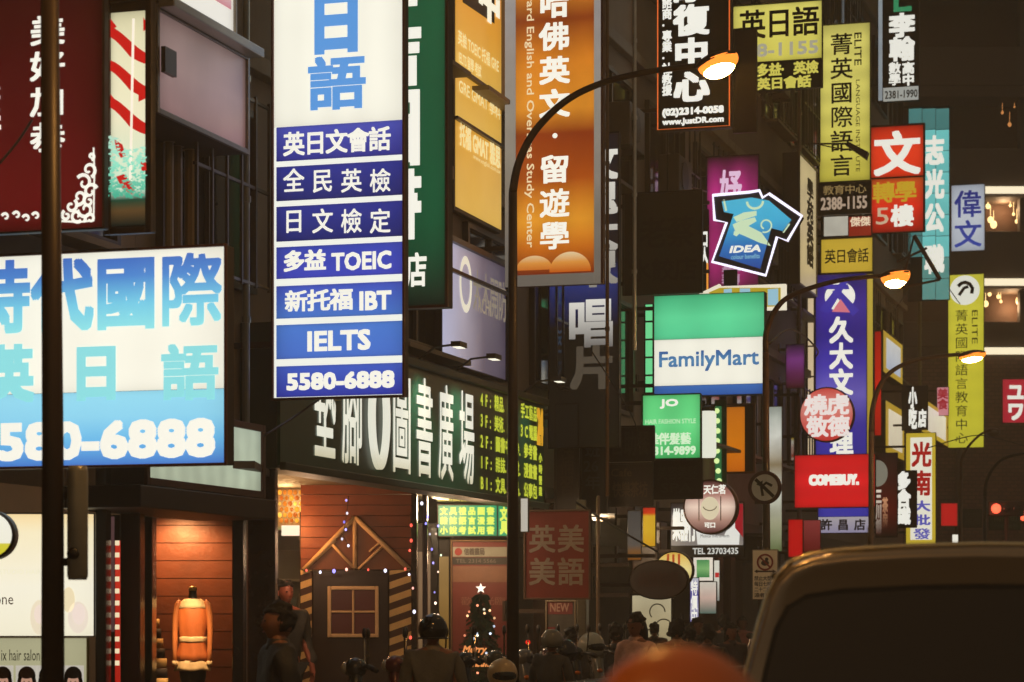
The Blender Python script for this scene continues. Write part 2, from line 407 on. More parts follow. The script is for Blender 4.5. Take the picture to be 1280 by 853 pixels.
# ================================================================== street lamps
LAMPM = em('#ffc46a', 5.0, noise=0)
def street_lamp(label, px, Y, pts, r0, r1, head, lit=True, col='#33261e', gy=.14, power=70, dim=None, gs=170):
    """px: post; pts: arm in picture points on the plane across the street; head=(px0,py0,px1,py1)"""
    X = (px-CX)/F*Y; o = empty('street_lamp', (X, Y, gy), ROTP, label, 'street lamp', 'curved arm street lamps along the kerb')
    p = Pl(X, Y, ROTP); loc = lambda a, b: (p.at(a, b)[0], 0, p.at(a, b)[1]-gy)
    mt = mat(col, .45, .2, .35, 5)
    top = loc(*pts[0]); post = MB(); post.tube([(0,0,.0),(0,0,top[2]*.5),top], [r0, (r0+r1)/2, r1], 14); post.build('post', mt, o, smooth=True)
    b = MB(); b.lathe([(r0*2.2,0.0),(r0*2.2,.03),(r0*1.5,.05),(r0*1.35,.5),(r0*1.0,.6)], 14); b.build('base', mt, o, smooth=False)
    cb = [Vector(loc(*q)) for q in pts]; sm = []
    for i in range(len(cb)-1):                            # catmull-rom
        a, b_, c_, d_ = cb[max(i-1,0)], cb[i], cb[i+1], cb[min(i+2,len(cb)-1)]
        for k in range(5):
            t = k/5; sm.append(.5*((2*b_)+(-a+c_)*t+(2*a-5*b_+4*c_-d_)*t*t+(-a+3*b_-3*c_+d_)*t**3))
    sm.append(cb[-1]); arm = MB(); arm.tube(sm, [r1*(1-.35*i/(len(sm)-1)) for i in range(len(sm))], 10); arm.build('arm', mt, o, smooth=True)
    h0, h1 = Vector(loc(head[0], head[1])), Vector(loc(head[2], head[3])); v = h1-h0; Lh = v.length; ang = math.atan2(v.z, v.x)
    hd = MB(); rings = []
    for i in range(9):
        t = i/8; hw = .13*math.sin(math.pi*min(1, .12+t*.8))**.6+.02; hh = .08*math.sin(math.pi*min(1, .1+t*.85))**.7
        rings.append([(t*Lh, math.cos(q)*hw, max(math.sin(q), -.1)*hh+.0) for q in [2*math.pi*k/14 for k in range(14)]])
    hd.loft(rings); h = hd.build('lamp_head', mt, o, smooth=True, loc=h0, rot=(0, -ang, 0))
    gl = MB(); gl.ell((Lh*.52, 0, -.008), (Lh*.50, .15, dim or .095), 22, 10, z0=-1, z1=.25)
    gq = gl.build('lamp_glass', em('#ff8a30', 1.7, edge=.0, noise=.1) if lit else mat('#8a8276', .3), h, smooth=True)
    if lit:
        gl = MB(); gl.ell((Lh*.50, 0, -.040), (Lh*.41, .135, (dim or .095)*.92), 20, 10); gl.build('lamp_bulb', em('#ffb860', gs, noise=0), h, smooth=True)
    return o
street_lamp('thick dark lamp post in front of the wide blue and white sign', 66, 12, [(62,-30),(64,-190),(80,-330),(160,-460),(300,-520),(420,-540)], .062, .045, (420,-540,520,-560), gs=480)
street_lamp('dark lamp post before the orange sign, its long arm reaching the black sign', 641, 20, [(641,240),(648,205),(668,165),(705,128),(750,105),(810,90),(876,82)], .058, .036, (872,88,921,68))
street_lamp('brown lamp post beside the white and green box, its lamp shining before the red sign', 958, 30.4, [(957,440),(958,415),(968,390),(985,372),(1020,358),(1060,349),(1102,345)], .06, .04, (1100,348,1137,341), col='#5a3c2c', dim=.13)
street_lamp('pale lamp post with its lamp in front of the long yellow sign', 1089, 39, [(1089,540),(1091,510),(1100,482),(1118,462),(1150,449),(1200,443)], .05, .045, (1198,447,1232,441), col='#8a7264', dim=.09, gs=90)
street_lamp('dark lamp post of the same row standing just behind the viewpoint', -4000, 3.2, [(-4000,-3600),(-3990,-3800),(-3900,-4000),(-3600,-4150),(-3200,-4200),(-2800,-4220)], .06, .04, (-2800,-4220,-2300,-4260))
street_lamp('thin dark unlit lamp post before the brown tiled wall', 1231, 52, [(1231,620),(1233,602),(1242,585),(1258,572),(1290,566),(1320,565)], .05, .04, (1320,566,1352,564), lit=False, col='#2a2622', gy=0)
street_lamp('slim grey unlit lamp post beneath the long yellow sign', 1201, 47, [(1201,600),(1202,575),(1208,562),(1216,552),(1226,543),(1232,540)], .05, .03, (1232,541,1250,539), lit=False, col='#6a5648', gy=0)
# grey control box strapped to the near post
o = empty('control_box', P(97, 725, 12)-Vector((0, .0, 0)), ROTP, 'grey ribbed control box strapped to the near thick post', 'box')
b = MB(); b.lathe([(.045,0),(.052,.02),(.052,.54),(.045,.57)], 16); b.build('casing', mat('#8d8a7c', .35, .2, .3, 6), o, smooth=True)
b = MB(); b.ell((0,-.05,.13), (.035,.02,.03), 12, 8); b.build('knob', mat('#1a1613', .4), o, smooth=True)
b = MB(); b.box(-.125, 0, .01, .03, .40, .44); b.box(-.125, 0, .01, .03, .07, .11); b.build('clamp', mat('#1a1613', .4), o)
# ================================================================== signs, near to far
Wp = em(WHITE, 1.02, .14, ('X', 4, .035), noise=.05); Wl = em('#f1efe2', 1.0, noise=.02); CRE = em('#f3ecd2', 1.0, noise=.02)
RUST = '#5a2c1c'
# 1 red salon sign, top left
s = Sign('salon_sign', 'deep red sign with white brush writing and a scrolled white corner, top left', 'sign', (-60,-60,130,291), Y=15.4, depth=.14, fr=.0, cab='#20130f')
s.panel(m=em(['#741416','#541012','#2c0e0c'], .62, .7, noise=.3), name='panel')
s.text('美好加恭', (39,16,82,194), Wl, 'v', .022, fill=.84)
s.text('髮術', (-40,95,2,190), Wl, 'v', .03)
mb = MB()
def spiral(cx, cz, r, turns, a0, w, flip=1, n=18):
    pts = []
    for i in range(n+1):
        t = i/n; rr = r*(1-t*.82); q = a0+flip*turns*2*math.pi*t; pts.append((cx+rr*math.cos(q), cz+rr*math.sin(q)))
    mb.ribbon(pts, [w*(1-.4*i/n) for i in range(n+1)], -.012)
sc = s.W/192
for (px, py, r, a0, fl) in ((112,213,9,-1.2,1),(106,229,10,2.5,-1),(114,240,9,0.4,1),(100,247,9,-2,1),(90,258,8,1,-1),(108,262,10,3.2,1),(97,270,8,-.8,-1),(84,270,6,2,1),(114,274,7,-2.6,-1),(112,252,7,1.8,1),(115,196,4,-1.5,1)):
    x, z = s.m(px, py); spiral(x, z, r*sc, 1.05, a0, 4.2*sc, fl)
for (px, py) in ((8,272),(22,270),(34,274),(46,271)):
    x, z = s.m(px, py); spiral(x, z, 5*sc, .8, 2.8, 3.6*sc, -1)
mb.ribbon([s.m(118,185), s.m(119,215), s.m(118,276)], 2.0*sc, -.012); mb.ribbon([s.m(78,277), s.m(100,278), s.m(119,276)], 2.2*sc, -.012)
mb.build('scroll_ornament', Wl, s.o)
# 2 candy striped light box
s = Sign('striped_light_box', 'tall light box striped red and white like a candy cane with a green wreath below', 'light box', (133,-4,190,292), Y=15.42, depth=.12, fr=.035, cab='#1d1310', bracket=False)
s.panel((139,15,187,282), em(['#14201a','#5b4326','#12402e','#c8e4c8','#efe8c4','#e0d8ae'], .97, .35, noise=.12, stops=[0,.07,.12,.17,.5,1]))
rd = em('#c01c18', .95, noise=.12); mb = MB()
def curve_strip(ya, yb, w, flip=False, xs=(139,187)):
    top = []; bot = []
    for i in range(9):
        t = i/8; x = xs[0]+(xs[1]-xs[0])*t; tt = 1-t if flip else t
        y = ya+(yb-ya)*(tt*tt*(3-2*tt)*.6+tt*.4); top.append(s.m(x, y)); bot.append(s.m(x, y+w*(1-.35*abs(2*t-1))))
    mb.poly((top+bot[::-1])[::-1], -.012)
for ya in (34, 76, 122): curve_strip(ya, ya+34, 20)
for (a, b_) in (((139,24),(147,34)),((180,22),(187,34)),((139,118),(147,128)),((178,112),(187,118)),((174,108),(187,122))):
    mb.poly([s.m(a[0],a[1]), s.m(b_[0],b_[1]), s.m(a[0],b_[1]+6)], -.0115)
mb.build('red_stripe', rd, s.o)
mb = MB(); x, z = s.m(164, 230); x_, z_ = s.m(168, 24); mb.ribbon([(x, z), (x_, z_)], [.016, .018], -.0135); mb.build('tube_glow', em('#fbf0dc', .95, noise=.1), s.o)
mb = MB(); mr = MB()
for i in range(420):
    t = random.random(); py = 172+t*76; px = 139+46*random.random()
    if py < 186 and px > 152: continue
    if random.random() < .5 and 148 < px < 176 and py < 226: continue
    x, z = s.m(px, py); r = random.uniform(.010,.026); a = random.random()*6.3
    mb.add([(x+r*math.cos(a+q), -.013-.0001*i, z+r*math.sin(a+q)*.6) for q in (0, 2.1, 4.2)], [(0,1,2)])
stuff(mb.build('wreath', em(['#3fae8c','#8fe6c8','#c8f4dc'], .85, noise=.4), s.o))
mr.poly([s.m(*q) for q in ((146,176),(156,182),(160,196),(154,199),(148,188))][::-1], -.034); mr.poly([s.m(*q) for q in ((148,222),(158,219),(172,236),(168,244),(156,238))][::-1], -.034); mr.poly([s.m(*q) for q in ((178,200),(185,200),(186,214),(180,216))][::-1], -.034)
mr.build('ribbon', rd, s.o)
# 3 wide language school sign
s = Sign('language_school_sign', 'wide lit sign, blue characters on white over a blue band reading 5580-6888', 'sign', (-46,314,284,584), Y=16.2, depth=.24, fr=.012, frame=RUST)
s.panel((-44,316,283,490), Wp); s.panel((-44,490.5,283,583), em(['#4676c8','#68b4e2','#8cd0ea','#94d8ec'], 1.0, .15, noise=.05), name='blue_band')
s.text('時代國際', (-38,321,280,412), em(['#90e2e6','#74c8e4','#4c84cc','#4068bc'], .95, stops=[0,.35,.72,1]), 'h', .036, fill=.94)
s.text('英', (-16,432,42,502), em('#8fe0e4', .92), 'h', .05); s.text('日', (90,430,152,500), em('#8fe0e4', .92), 'h', .05); s.text('語', (203,430,273,500), em('#8fe0e4', .92), 'h', .032)
s.text('5580-6888', (-36,526,270,575), Wl, 'fit', .06, name='phone_number')
# 4 tall white and blue sign
s = Sign('language_school_sign', 'tall white sign with stacked blue course bands and a phone number at its foot', 'sign', (341,-90,506,498), Y=20.2, depth=.2, fr=.014, frame=RUST)
s.panel((343,-88,503,155), Wp)
s.text('日', (386,-14,455,66), em('#5a9be0', .9), 'h', .05); s.text('語', (386,70,457,137), em('#5a9be0', .9), 'h', .030); s.text('英', (386,-86,457,-16), em('#5a9be0', .9), 'h', .042)
rows = [(155,198,'英日文會話',['#30338a','#4a52b4'],.026),(205,248,'全民英檢',['#22286a','#2e3690'],.014),(255,299,'日文檢定',['#22286a','#2e3690'],.014),(306,346,'多益TOEIC',['#4048b8','#3a49b0'],.035),(355,396,'新托福IBT',['#4a78cc','#4254bc'],.03),(404,447,'IELTS',['#4a72cc','#4c7cd0'],.05),(456,495,'5580-6888',['#3038a0','#4460c4'],.05)]
s.panel((343,155,506,497), em('#eef0e6', .98), name='white_rules', lvl=1)
for i, (ya, yb, t, cs, bd) in enumerate(rows):
    s.panel((346,ya,505,yb), em(cs, .9, .3, noise=.12), name='course_band', lvl=2)
    c0 = ya+ (8 if i else 7); c1 = yb-8
    if i in (0,): s.text(t, (355,c0,489,c1+2), Wl, 'h', bd, 3)
    elif i in (1,2):
        for k, ch in enumerate(t): s.text(ch, (355+36*k,c0-2,355+36*k+26,c1+1), Wl, 'h', bd, 3)
    elif i == 3: s.text('多益', (355,c0-1,408,c1+1), Wl, 'h', bd, 3); s.text('TOEIC', (415,c0+1,490,c1), Wl, 'fit', .04, 3)
    elif i == 4: s.text('新托福', (357,c0-1,442,c1+1), Wl, 'h', bd, 3); s.text('IBT', (450,c0+1,490,c1), Wl, 'fit', .05, 3)
    elif i == 5: s.text(t, (385,c0+1,464,c1), Wl, 'fit', .05, 3)
    else: s.text(t, (359,c0+1,494,c1), Wl, 'fit', .06, 3, name='phone_number')
# 5 tall green sign
s = Sign('bookshop_sign', 'tall green sign with cut off white characters behind the stacked course sign', 'sign', (452,-120,560,386), Y=22.7, depth=.3, fr=.022, frame=RUST)
s.panel(m=em(['#1c3428','#0f6440','#176e48'], .66, .6, ('X', 1.2, .2), noise=.2, stops=[0,.2,1]))
for t, a, b_ in (('石',-64,8),('店',28,108),('圖',112,206),('書',208,298)): s.text(t, (458,a,526,b_), Wl, 'h', .05)
s.text('店', (508,316,534,359), Wl, 'h', .03, 3)
# 6 yellow hoarding on the wall
s = Sign('yellow_poster_board', 'amber wall board in three panes advertising language tests', 'poster board', (567,-70,626,262), kind='F', off=.12, depth=.08, fr=.0, cab='#1c1612')
for i, (a, b_) in enumerate(((-66,81),(86,145),(149,258))):
    s.panel((569,a,626,b_), em(['#e2b24c','#e39c2c','#d98820'] if i == 0 else ['#e2b450','#dfa23a'], .82, .1, noise=.12), name='amber_pane')
s.shape([[(577,-40),(617,-20),(617,30),(577,3)]], mat('#4a443a',.6), 'dark_print'); s.text('中', (596,-38,624,16), CRE, 'h', .05, 3)
s.text('英檢 TOEIC 托福 GRE', (571,36,622,55), em('#f2dd9c', .9), 'fit', .02, 3); s.text('IELTS 留學 考試', (572,62,600,79), em('#f2dd9c', .9), 'fit', .02, 3)
s.text('GRE GMAT 學科', (572,96,624,116), em('#f2dd9c', .9), 'fit', .02, 3); s.text('托福 GMAT 雅思', (573,152,624,182), em('#f2dd9c', .9), 'fit', .03, 3); s.text('www.english.com.tw', (590,192,624,200), em('#f2dd9c', .9), 'fit', .0, 3)
b = MB()
for (a, b_) in ((81,86),(145,149)):
    for q in (0,): 
        x0, z1 = s.m(567, a); x1 = s.W/2; b.box(x0, x1, -.05, -.005, s.m(567, b_)[1], z1)
b.build('glazing_bar', mat('#231913', .4), s.o)
# 7 grey blue board below it
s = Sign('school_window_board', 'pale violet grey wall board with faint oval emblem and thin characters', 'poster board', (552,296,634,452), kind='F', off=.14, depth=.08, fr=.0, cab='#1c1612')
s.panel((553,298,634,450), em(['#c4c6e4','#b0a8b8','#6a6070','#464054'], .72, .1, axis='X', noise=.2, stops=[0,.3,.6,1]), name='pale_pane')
mb = MB(); x0, z = s.m(581, 342); rr = .22
for k in range(24):
    a, b_ = 2*math.pi*k/24, 2*math.pi*(k+1)/24
    mb.add([(x0+rr*r_*math.cos(q), -.012, z-.12+.31*r_*math.sin(q)) for q in (a, b_) for r_ in (.72, 1)], [(0,1,3,2)])
mb.build('oval_emblem', em('#ece4cc', .85), s.o)
s.text('大木開防', (590,334,632,388), em('#a89c88', .55), 'h', .01); s.text('TACHI', (592,368,612,388), em('#b8a68a', .6), 'fit', .0)
b = MB(); x0, z = s.m(553, 334); b.box(-s.W/2, s.W/2, -.05, -.015, z-.02, z+.02); x0, z = s.m(553, 296); b.box(-s.W/2, s.W/2, -.06, -.002, z-.02, z+.04); b.box(s.W/2-.09, s.W/2, -.06, -.002, 0, s.H); b.build('glazing_bar', mat('#17110e', .4), s.o)
# 8 bookshop fascia along the wall
s = Sign('bookshop_fascia', 'long green bookshop fascia with white raised characters and yellow lists', 'fascia sign', (346,402,677,585), kind='F', off=.35, depth=.34, fr=.0, cab='#1f3428')
L = s.W
b = MB(); b.box(-L/2+.005, L/2-.005, -.03, -.001, .02, s.H-.01); b.build('panel', mat('#174a34', .35, 0, .4, 1.5), s.o)
b = MB(); b.box(-L/2-.02, L/2+.02, -.09, -.032, -.02, .05); b.box(-L/2-.02, L/2+.02, -.09, -.032, s.H-.05, s.H+.03); b.build('edge_trim', mat('#2a3a2e', .5), s.o, bevel=.01)
chm = em(['#cfc8a8','#f0efdd','#efeede'], .86, noise=.1, stops=[0,.2,1])
def fas(ch, xa, xb, ytop_m, ybot_m):
    """channel letters: picture x range at the wall; vertical extent in metres"""
    mb = MB(); x0 = s.m(xa, 500)[0]; x1 = s.m(xb, 500)[0]; z0, z1 = ybot_m, ytop_m
    if ch == 'O':
        n = 30; cx, cz, rx, rz = (x0+x1)/2, (z0+z1)/2, (x1-x0)/2, (z1-z0)/2; vs = []
        for k in range(n):
            q = 2*math.pi*k/n
            for r_ in (.62, 1): vs += [(cx+rx*r_*math.cos(q), -.075, cz+rz*(r_+(0 if r_ == 1 else .18))*math.sin(q)), (cx+rx*r_*math.cos(q), -.031, cz+rz*(r_+(0 if r_ == 1 else .18))*math.sin(q))]
        fs = []
        for k in range(n):
            a = 4*k; b_ = 4*((k+1) % n); fs += [(a, b_, b_+2, a+2), (a, a+1, b_+1, b_), (a+2, b_+2, b_+3, a+3)]
        mb.add(vs, fs)
    else:
        put(mb, ch, (x0, z0, x1, z1), .014, .036)
    mb.build('character', chm, s.o)
for ch, xa, xb in (('墊',388,415),('腳',423,449),('O',456,479),('圖',486,510),('書',516,537),('廣',544,563),('場',570,589)): fas(ch, xa, xb, 1.13, .12)
ylm = em('#c9d23c', .8, noise=.1); rowsB = ['4F:精品.拼圖.手工藝品','3F:美術.建築.3C電腦','2F:圖書中心參.參考書','1F:雜誌.小說.漫畫書','B1:文具.禮品.公事包']
x0 = s.m(597, 500)[0]; x1 = s.m(668, 500)[0]
for i, t in enumerate(rowsB):
    mb = MB(); n = len(t); w = (x1-x0)/n; zt = 1.16-.225*i
    for k, ch in enumerate(t): put(mb, ch, (x0+k*w, zt-.175, x0+(k+1)*w*1.0-.01, zt), .03, .035)
    mb.build('yellow_lettering', ylm, s.o)
mb = MB(); xa, xb = s.m(667.5, 500)[0], s.m(675.5, 500)[0]; put(mb, '24', (xa, .72, xb, 1.16), .07, .035, fit=True); mb.build('yellow_lettering', em('#e0a428', .85), s.o)
mb = MB(); xa, xb = s.m(670, 500)[0], s.m(674, 500)[0]
for k, ch in enumerate('小時營業'): put(mb, ch, (xa, .52-k*.13, xb, .63-k*.13), .04, .035)
mb.build('yellow_lettering', ylm, s.o)
for i, px in enumerate((520, 566, 652)):                 # gooseneck floodlights over the fascia
    x = s.m(px, 500)[0]; b = MB(); b.tube([(x,.0,s.H+.02),(x,-.2,s.H+.16),(x,-.42,s.H+.18)], .012, 6)
    b.box(x-.11, x+.11, -.50, -.40, s.H+.15, s.H+.20); q = b.build('floodlight', mat('#3a3128', .5), s.o)
    MB().box(x-.09, x+.09, -.49, -.41, s.H+.145, s.H+.148).build('lens', em('#f5f0d8', 1.4, noise=0), q)
    ld = bpy.data.lights.new('flood', 'SPOT'); ld.energy = 90 if i < 2 else 30; ld.color = (1, .95, .8); ld.spot_size = 1.5; ld.spot_blend = .8; ld.shadow_soft_size = .08
    lo = bpy.data.objects.new('flood', ld); C.objects.link(lo); lo.parent = s.o; lo.location = (x, -.45, s.H+.12); lo.rotation_euler = (math.radians(22), 0, 0)
# 9 orange school sign
s = Sign('overseas_study_sign', 'tall orange sign with white characters and sideways English, silver frame', 'sign', (632,-60,754,357), Y=27.2, depth=.2, fr=.0, frame='#9a9690', cab='#6a4030')
s.panel((645,-56,743,343), em(['#7c2a0c','#c86a18','#e89a2c','#a84c12','#8a3410','#e2902a','#dd8424','#8a3a12','#d8862a','#a85818'], .88, .15, ('X', 1.2, .1), noise=.28, stops=[0,.08,.17,.3,.44,.52,.66,.8,.9,1]))
b = MB(); w, H = s.W/2, s.H; x0, _, x1, _ = s.r((645,0,743,10)); zb = s.m(690, 343)[1]
b.box(-w, x0-.002, -.03, -.001, 0, H); b.box(x1+.002, w-.02, -.03, -.001, 0, H); b.box(x0-.002, x1+.002, -.03, -.001, 0, zb-.002)
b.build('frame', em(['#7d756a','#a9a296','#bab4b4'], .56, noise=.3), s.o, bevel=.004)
b = MB(); b.box(w-.02, w+.004, -.032, -.0, 0, H); b.build('side_strip', mat(RUST, .4, .4, .4), s.o)
for t, a, b_ in (('哈',-16,22),('佛',28,63),('英',71,105),('文',112,147),('留',194,229),('遊',236,272),('學',277,312)): s.text(t, (675,a,712,b_), Wl, 'h', .035)
mb = MB(); x, z = s.m(694, 170); mb.disc(x, z, .03, .03, -.011, 12); mb.build('dot', Wl, s.o)
s.text('Howard English and Overseas Study Center', (656,-36,668,310), em('#f3dcae', .85), 'r', .015)
mb = MB()
for (cx, cy, rx, ry) in ((668,338,24,18),(713,340,27,25)):
    x, z = s.m(cx, cy); mb.disc(x, z, rx*s.W/127, ry*s.W/127*1.0, -.0105, 20, a0=0, a1=math.pi)
mb.build('pale_hill', em(['#c0580e','#dd9440','#e8d0a0'], .85), s.o)
# 10 blue record shop sign
s = Sign('record_shop_sign', 'dark blue vertical sign with white block characters and pale RECORDS lettering', 'sign', (686,168,774,560), Y=29.6, depth=.2, fr=.012, frame='#1c1a22', cab='#16141c')
s.panel(m=em(['#14120f','#17140f','#22306a','#2c3c88','#12131e','#141726'], .6, .3, noise=.15, stops=[0,.38,.48,.53,.60,1]))
s.text('玫瑰大眾', (711,180,772,358), em(['#8f8a80','#efece0'], .85), 'v', .04)
wf = em(['#6e6a66','#efece2'], .8); s.text('唱', (710,372,768,434), wf, 'h', .03); s.text('片', (714,432,768,486), em('#5c5346', .6), 'h', .04)
s.text('ROSE G RECORDS', (694,240,706,470), em(['#1a2024','#2e4a66','#7aa0c8'], .7), 'r', .02)
# 11 black counselling sign
s = Sign('counselling_sign', 'black sign edged in orange neon with big white characters and a web address', 'sign', (821,-70,914,162), Y=34, depth=.25, fr=.0, cab='#14100e')
s.panel(m=mat('#0d0b0a', .25, 0, .2, 3))
mb = MB(); w, H = s.W/2-.02, s.H-.02; mb.tube([(-w,-.03,H),(-w,-.03,.02),(w,-.03,.02),(w,-.03,H)], .009, 6); mb.build('neon_edge', em('#e0662a', 1.0, noise=0), s.o)
bl = em('#f0efe4', 1.0, noise=.03)
for t, a, b_ in (('康',-52,2),('復',6,44),('中',48,84),('心',89,127)): s.text(t, (843,a,886,b_), bl, 'h', .05)
s.text('心理諮商·專業·社教援', (828,-30,840,120), bl, 'v', .04); s.text('(02)2314-0058', (828,134,905,146), bl, 'fit', .06); s.text('www.JustDR.com', (828,147,905,157), bl, 'fit', .05)
s = Sign('blank_sign', 'dark blank metal sign back beside the black neon edged sign', 'sign', (917,36,946,166), Y=36, depth=.12, fr=.02, frame='#2a211b', cab='#1a1512')
# 12 magenta sign
s = Sign('magenta_sign', 'narrow magenta lit sign behind the shirt shaped neon', 'sign', (883,195,949,372), Y=37.6, depth=.2, fr=.015, cab='#1c1414', frame='#33262a')
s.panel(m=em(['#5a1038','#b02874','#9a2064','#c83088','#4c0e30'], .85, .6, ('X', 2.0, .4), noise=.15)); s.text('妤', (900,212,927,262), em('#e8c4e0', .9), 'h', .03); s.text('髮型', (902,330,926,360), em('#d8a8c8', .6), 'v', .03)
MB().box(*[s.m(905,300)[0], s.m(922,300)[0]], -.03, -.008, s.m(905,372)[1]+.02, s.m(905,338)[1]).build('dark_slot', mat('#120d0c', .5), s.o)
# 13 shirt shaped neon sign
s = Sign('shirt_sign', 'blue T-shirt shaped sign outlined in white neon with a pale dragon print', 'neon sign', (886,236,1008,350), Y=36.2, depth=.2, fr=0, faces=False, bracket=True)
out = [(892,245),(938,241),(950,239),(954,248),(962,243),(1003,271),(985,302),(972,297),(958,345),(891,328),(909,279),(894,276)]
inn = [(902,252),(940,247),(962,251),(990,275),(979,290),(965,286),(951,337),(899,321),(917,268),(905,266)]
mb = MB(); mb.poly([s.m(*q) for q in out][::-1], 0, .16); fixn(mb.build('cabinet', mat('#14161e', .5), s.o))
mb = MB(); mb.poly([s.m(*q) for q in inn][::-1], -.012); mb.build('shirt_panel', em(['#25489a','#2c74bc','#43b4dc','#4fc0e0'], .85, .0, noise=.12), s.o)
mb = MB(); pts = [s.m(*q) for q in out]; cx = sum(p[0] for p in pts)/len(pts); cz = sum(p[1] for p in pts)/len(pts)
pp = [(x, -.05, z) for x, z in pts]; mb.tube(pp+[pp[0], pp[1]], .022, 8); mb.build('neon_tube', em('#e9e4fb', 1.6, noise=0), s.o, smooth=True)
mb = MB(); mb.tube([(x, -.03, z) for x, z in [s.m(*q) for q in inn+[inn[0]]]], .007, 5); mb.build('rim', mat('#0d1420', .4), s.o)
pr = em('#d4ecc4', .85)
s.shape([[(917,272),(930,266),(946,264),(946,270),(930,275),(921,278)],[(916,281),(927,276),(944,272),(946,277),(936,283),(952,291),(964,308),(950,304),(930,295),(920,291)],[(918,289),(925,292),(921,296),(917,294)]], pr, 'dragon_print', 4)
mb = MB(); x0, z0 = s.m(957, 282)
k_ = s.W/122
mb.ribbon([(x0+(9-i*.3)*k_*math.cos(q), z0+(9-i*.3)*k_*math.sin(q)) for i, q in enumerate([-2.0+.42*j for j in range(16)])], 2.0*k_, -.013)
x1_, z1_ = s.m(944, 252); mb.ribbon([(x1_+10*k_*math.cos(q), z1_+9*k_*math.sin(q)) for q in [math.pi*1.0+.26*j for j in range(13)]], 3*k_, -.013)
mb.build('curl_print', pr, s.o)
s.text('IDEA', (912,307,951,316), Wl, 'fit', .06, 4, shear=.3); s.text('colour benefits', (914,318,950,324), em('#8cc8e0', .7), 'fit', .02, 4)
for pts in (((905,250),(908,264)),((987,280),(979,291))):
    mb = MB(); mb.ribbon([s.m(*q) for q in pts], .03, -.014); mb.build('cuff_print', pr, s.o)
# 14 white edged arrow strip below
s = Sign('arrow_light_box', 'yellow and white arrow ended light box behind the green and white box', 'light box', (872,354,984,390), Y=35.6, depth=.12, fr=0, faces=False)
out = [(874,367),(899,355),(901,358),(982,355),(982,387),(938,388),(938,372),(875,372)]
mb = MB(); mb.poly([s.m(*q) for q in out][::-1], 0, .1); fixn(mb.build('cabinet', em('#f3ead0', .9), s.o))
s.shape([[(886,366),(900,360),(976,360),(976,383),(958,384),(944,384),(944,370),(890,370)]], em('#c0a82c', .8), 'yellow_face')
s.shape([[(960,362),(973,361),(973,382),(960,382)],[(905,362),(915,361),(915,368),(905,368)],[(925,361),(938,361),(938,368),(925,368)]], em('#9ccadc', .85), 'blue_print', 3)
s.shape([[(950,366),(956,366),(956,380),(950,380)]], em('#8aa83c', .7), 'green_print', 3)
# 15 convenience store box
s = Sign('convenience_store_sign', 'green, white and blue convenience store light box', 'light box', (817,367,956,495), Y=33.6, depth=.35, fr=.0, frame='#3a4a44', cab='#203028')
s.panel((818,368,955,423), em(['#58d498','#62de9e','#44b880'], .92, .25, ('X', 2.0, .08), noise=.1), name='green_band'); s.panel((818,423.3,955,481), Wp, name='white_band'); s.panel((818,481.3,955,494), em(['#2a58a4','#3c70bc'], .85, .3), name='blue_band')
s.text('FamilyMart', (824,438,949,464), em(['#3a68a8','#5a94c4','#3a66a8'], .75), 'fit', .022)
# 16 segment strip
s = Sign('segmented_light_strip', 'thin vertical strip of green light segments left of the convenience store box', 'light strip', (805,380,817,492), Y=34.2, depth=.08, fr=0, cab='#10180f')
for k in range(5): s.panel((807,381+22.4*k,815.5,401+22.4*k), em('#6fdc94', .9), name='light_segment')
# 17 hair salon
s = Sign('hair_salon_sign', 'bright green hair salon light box with white ring monogram and phone number', 'light box', (803,493,876,574), Y=32.6, depth=.2, fr=.006, frame='#2a5a3a', cab='#1a3020')
s.panel(m=em(['#44b864','#6ade88','#5ed07c'], .95, .25, ('X', 1.5, .16), noise=.05))
s.text('JO', (825,499,848,511), Wl, 'fit', .05); s.text('HAIR FASHION STYLE', (807,524,870,530), em('#c8f0c0', .9), 'fit', .02); s.text('唯伴髮藝', (810,541,864,556), em('#d8f2cc', .95), 'h', .035); s.text('2314-9899', (810,558,870,569), em('#d8f2cc', .95), 'fit', .05)
# 18 white drum light
o = empty('drum_light', P(885, 574, 33.2), ROTP, 'plain white cylindrical light beside the green salon box', 'light')
q = MB(); q.lathe([(.095,0.02),(.115,.06),(.115,.62),(.095,.66)], 20); q.build('shade', em('#e6e8d6', .95, noise=.03), o, smooth=True)
q = MB(); q.lathe([(.1,.662),(.1,.72),(.03,.74)], 16); q.box(-.3,.0,-.015,.015,.70,.73); q.build('holder', mat('#2a2a22', .5), o)
# 19 orange lit panel
s = Sign('orange_light_panel', 'plain glowing orange panel in a brass frame behind the round no turn sign', 'light panel', (906,505,944,592), Y=40, depth=.1, fr=.03, frame='#7a5638', cab='#2a1c12', bracket=False)
s.panel((908,509,931,590), em(['#c8640c','#d4780e','#c06a14'], .85, .2, noise=.15))
s = Sign('dotted_light_strip', 'green strip dotted with pale round bulbs beside the orange panel', 'light strip', (893,500,908,606), Y=39, depth=.08, fr=.0, cab='#1c4a2c', bracket=False)
s.panel((894,508,902,604), em('#2f7a48', .6), name='green_back')
for k in range(8): 
    q = MB(); q.ell((0,0,0), (.045,.03,.045), 10, 6); x, z = s.m(896+random.random()*4, 514+k*12.5); q.build('bulb', em('#d8f0a0', 1.1, noise=0), s.o, smooth=True, loc=(x, -.03, z))
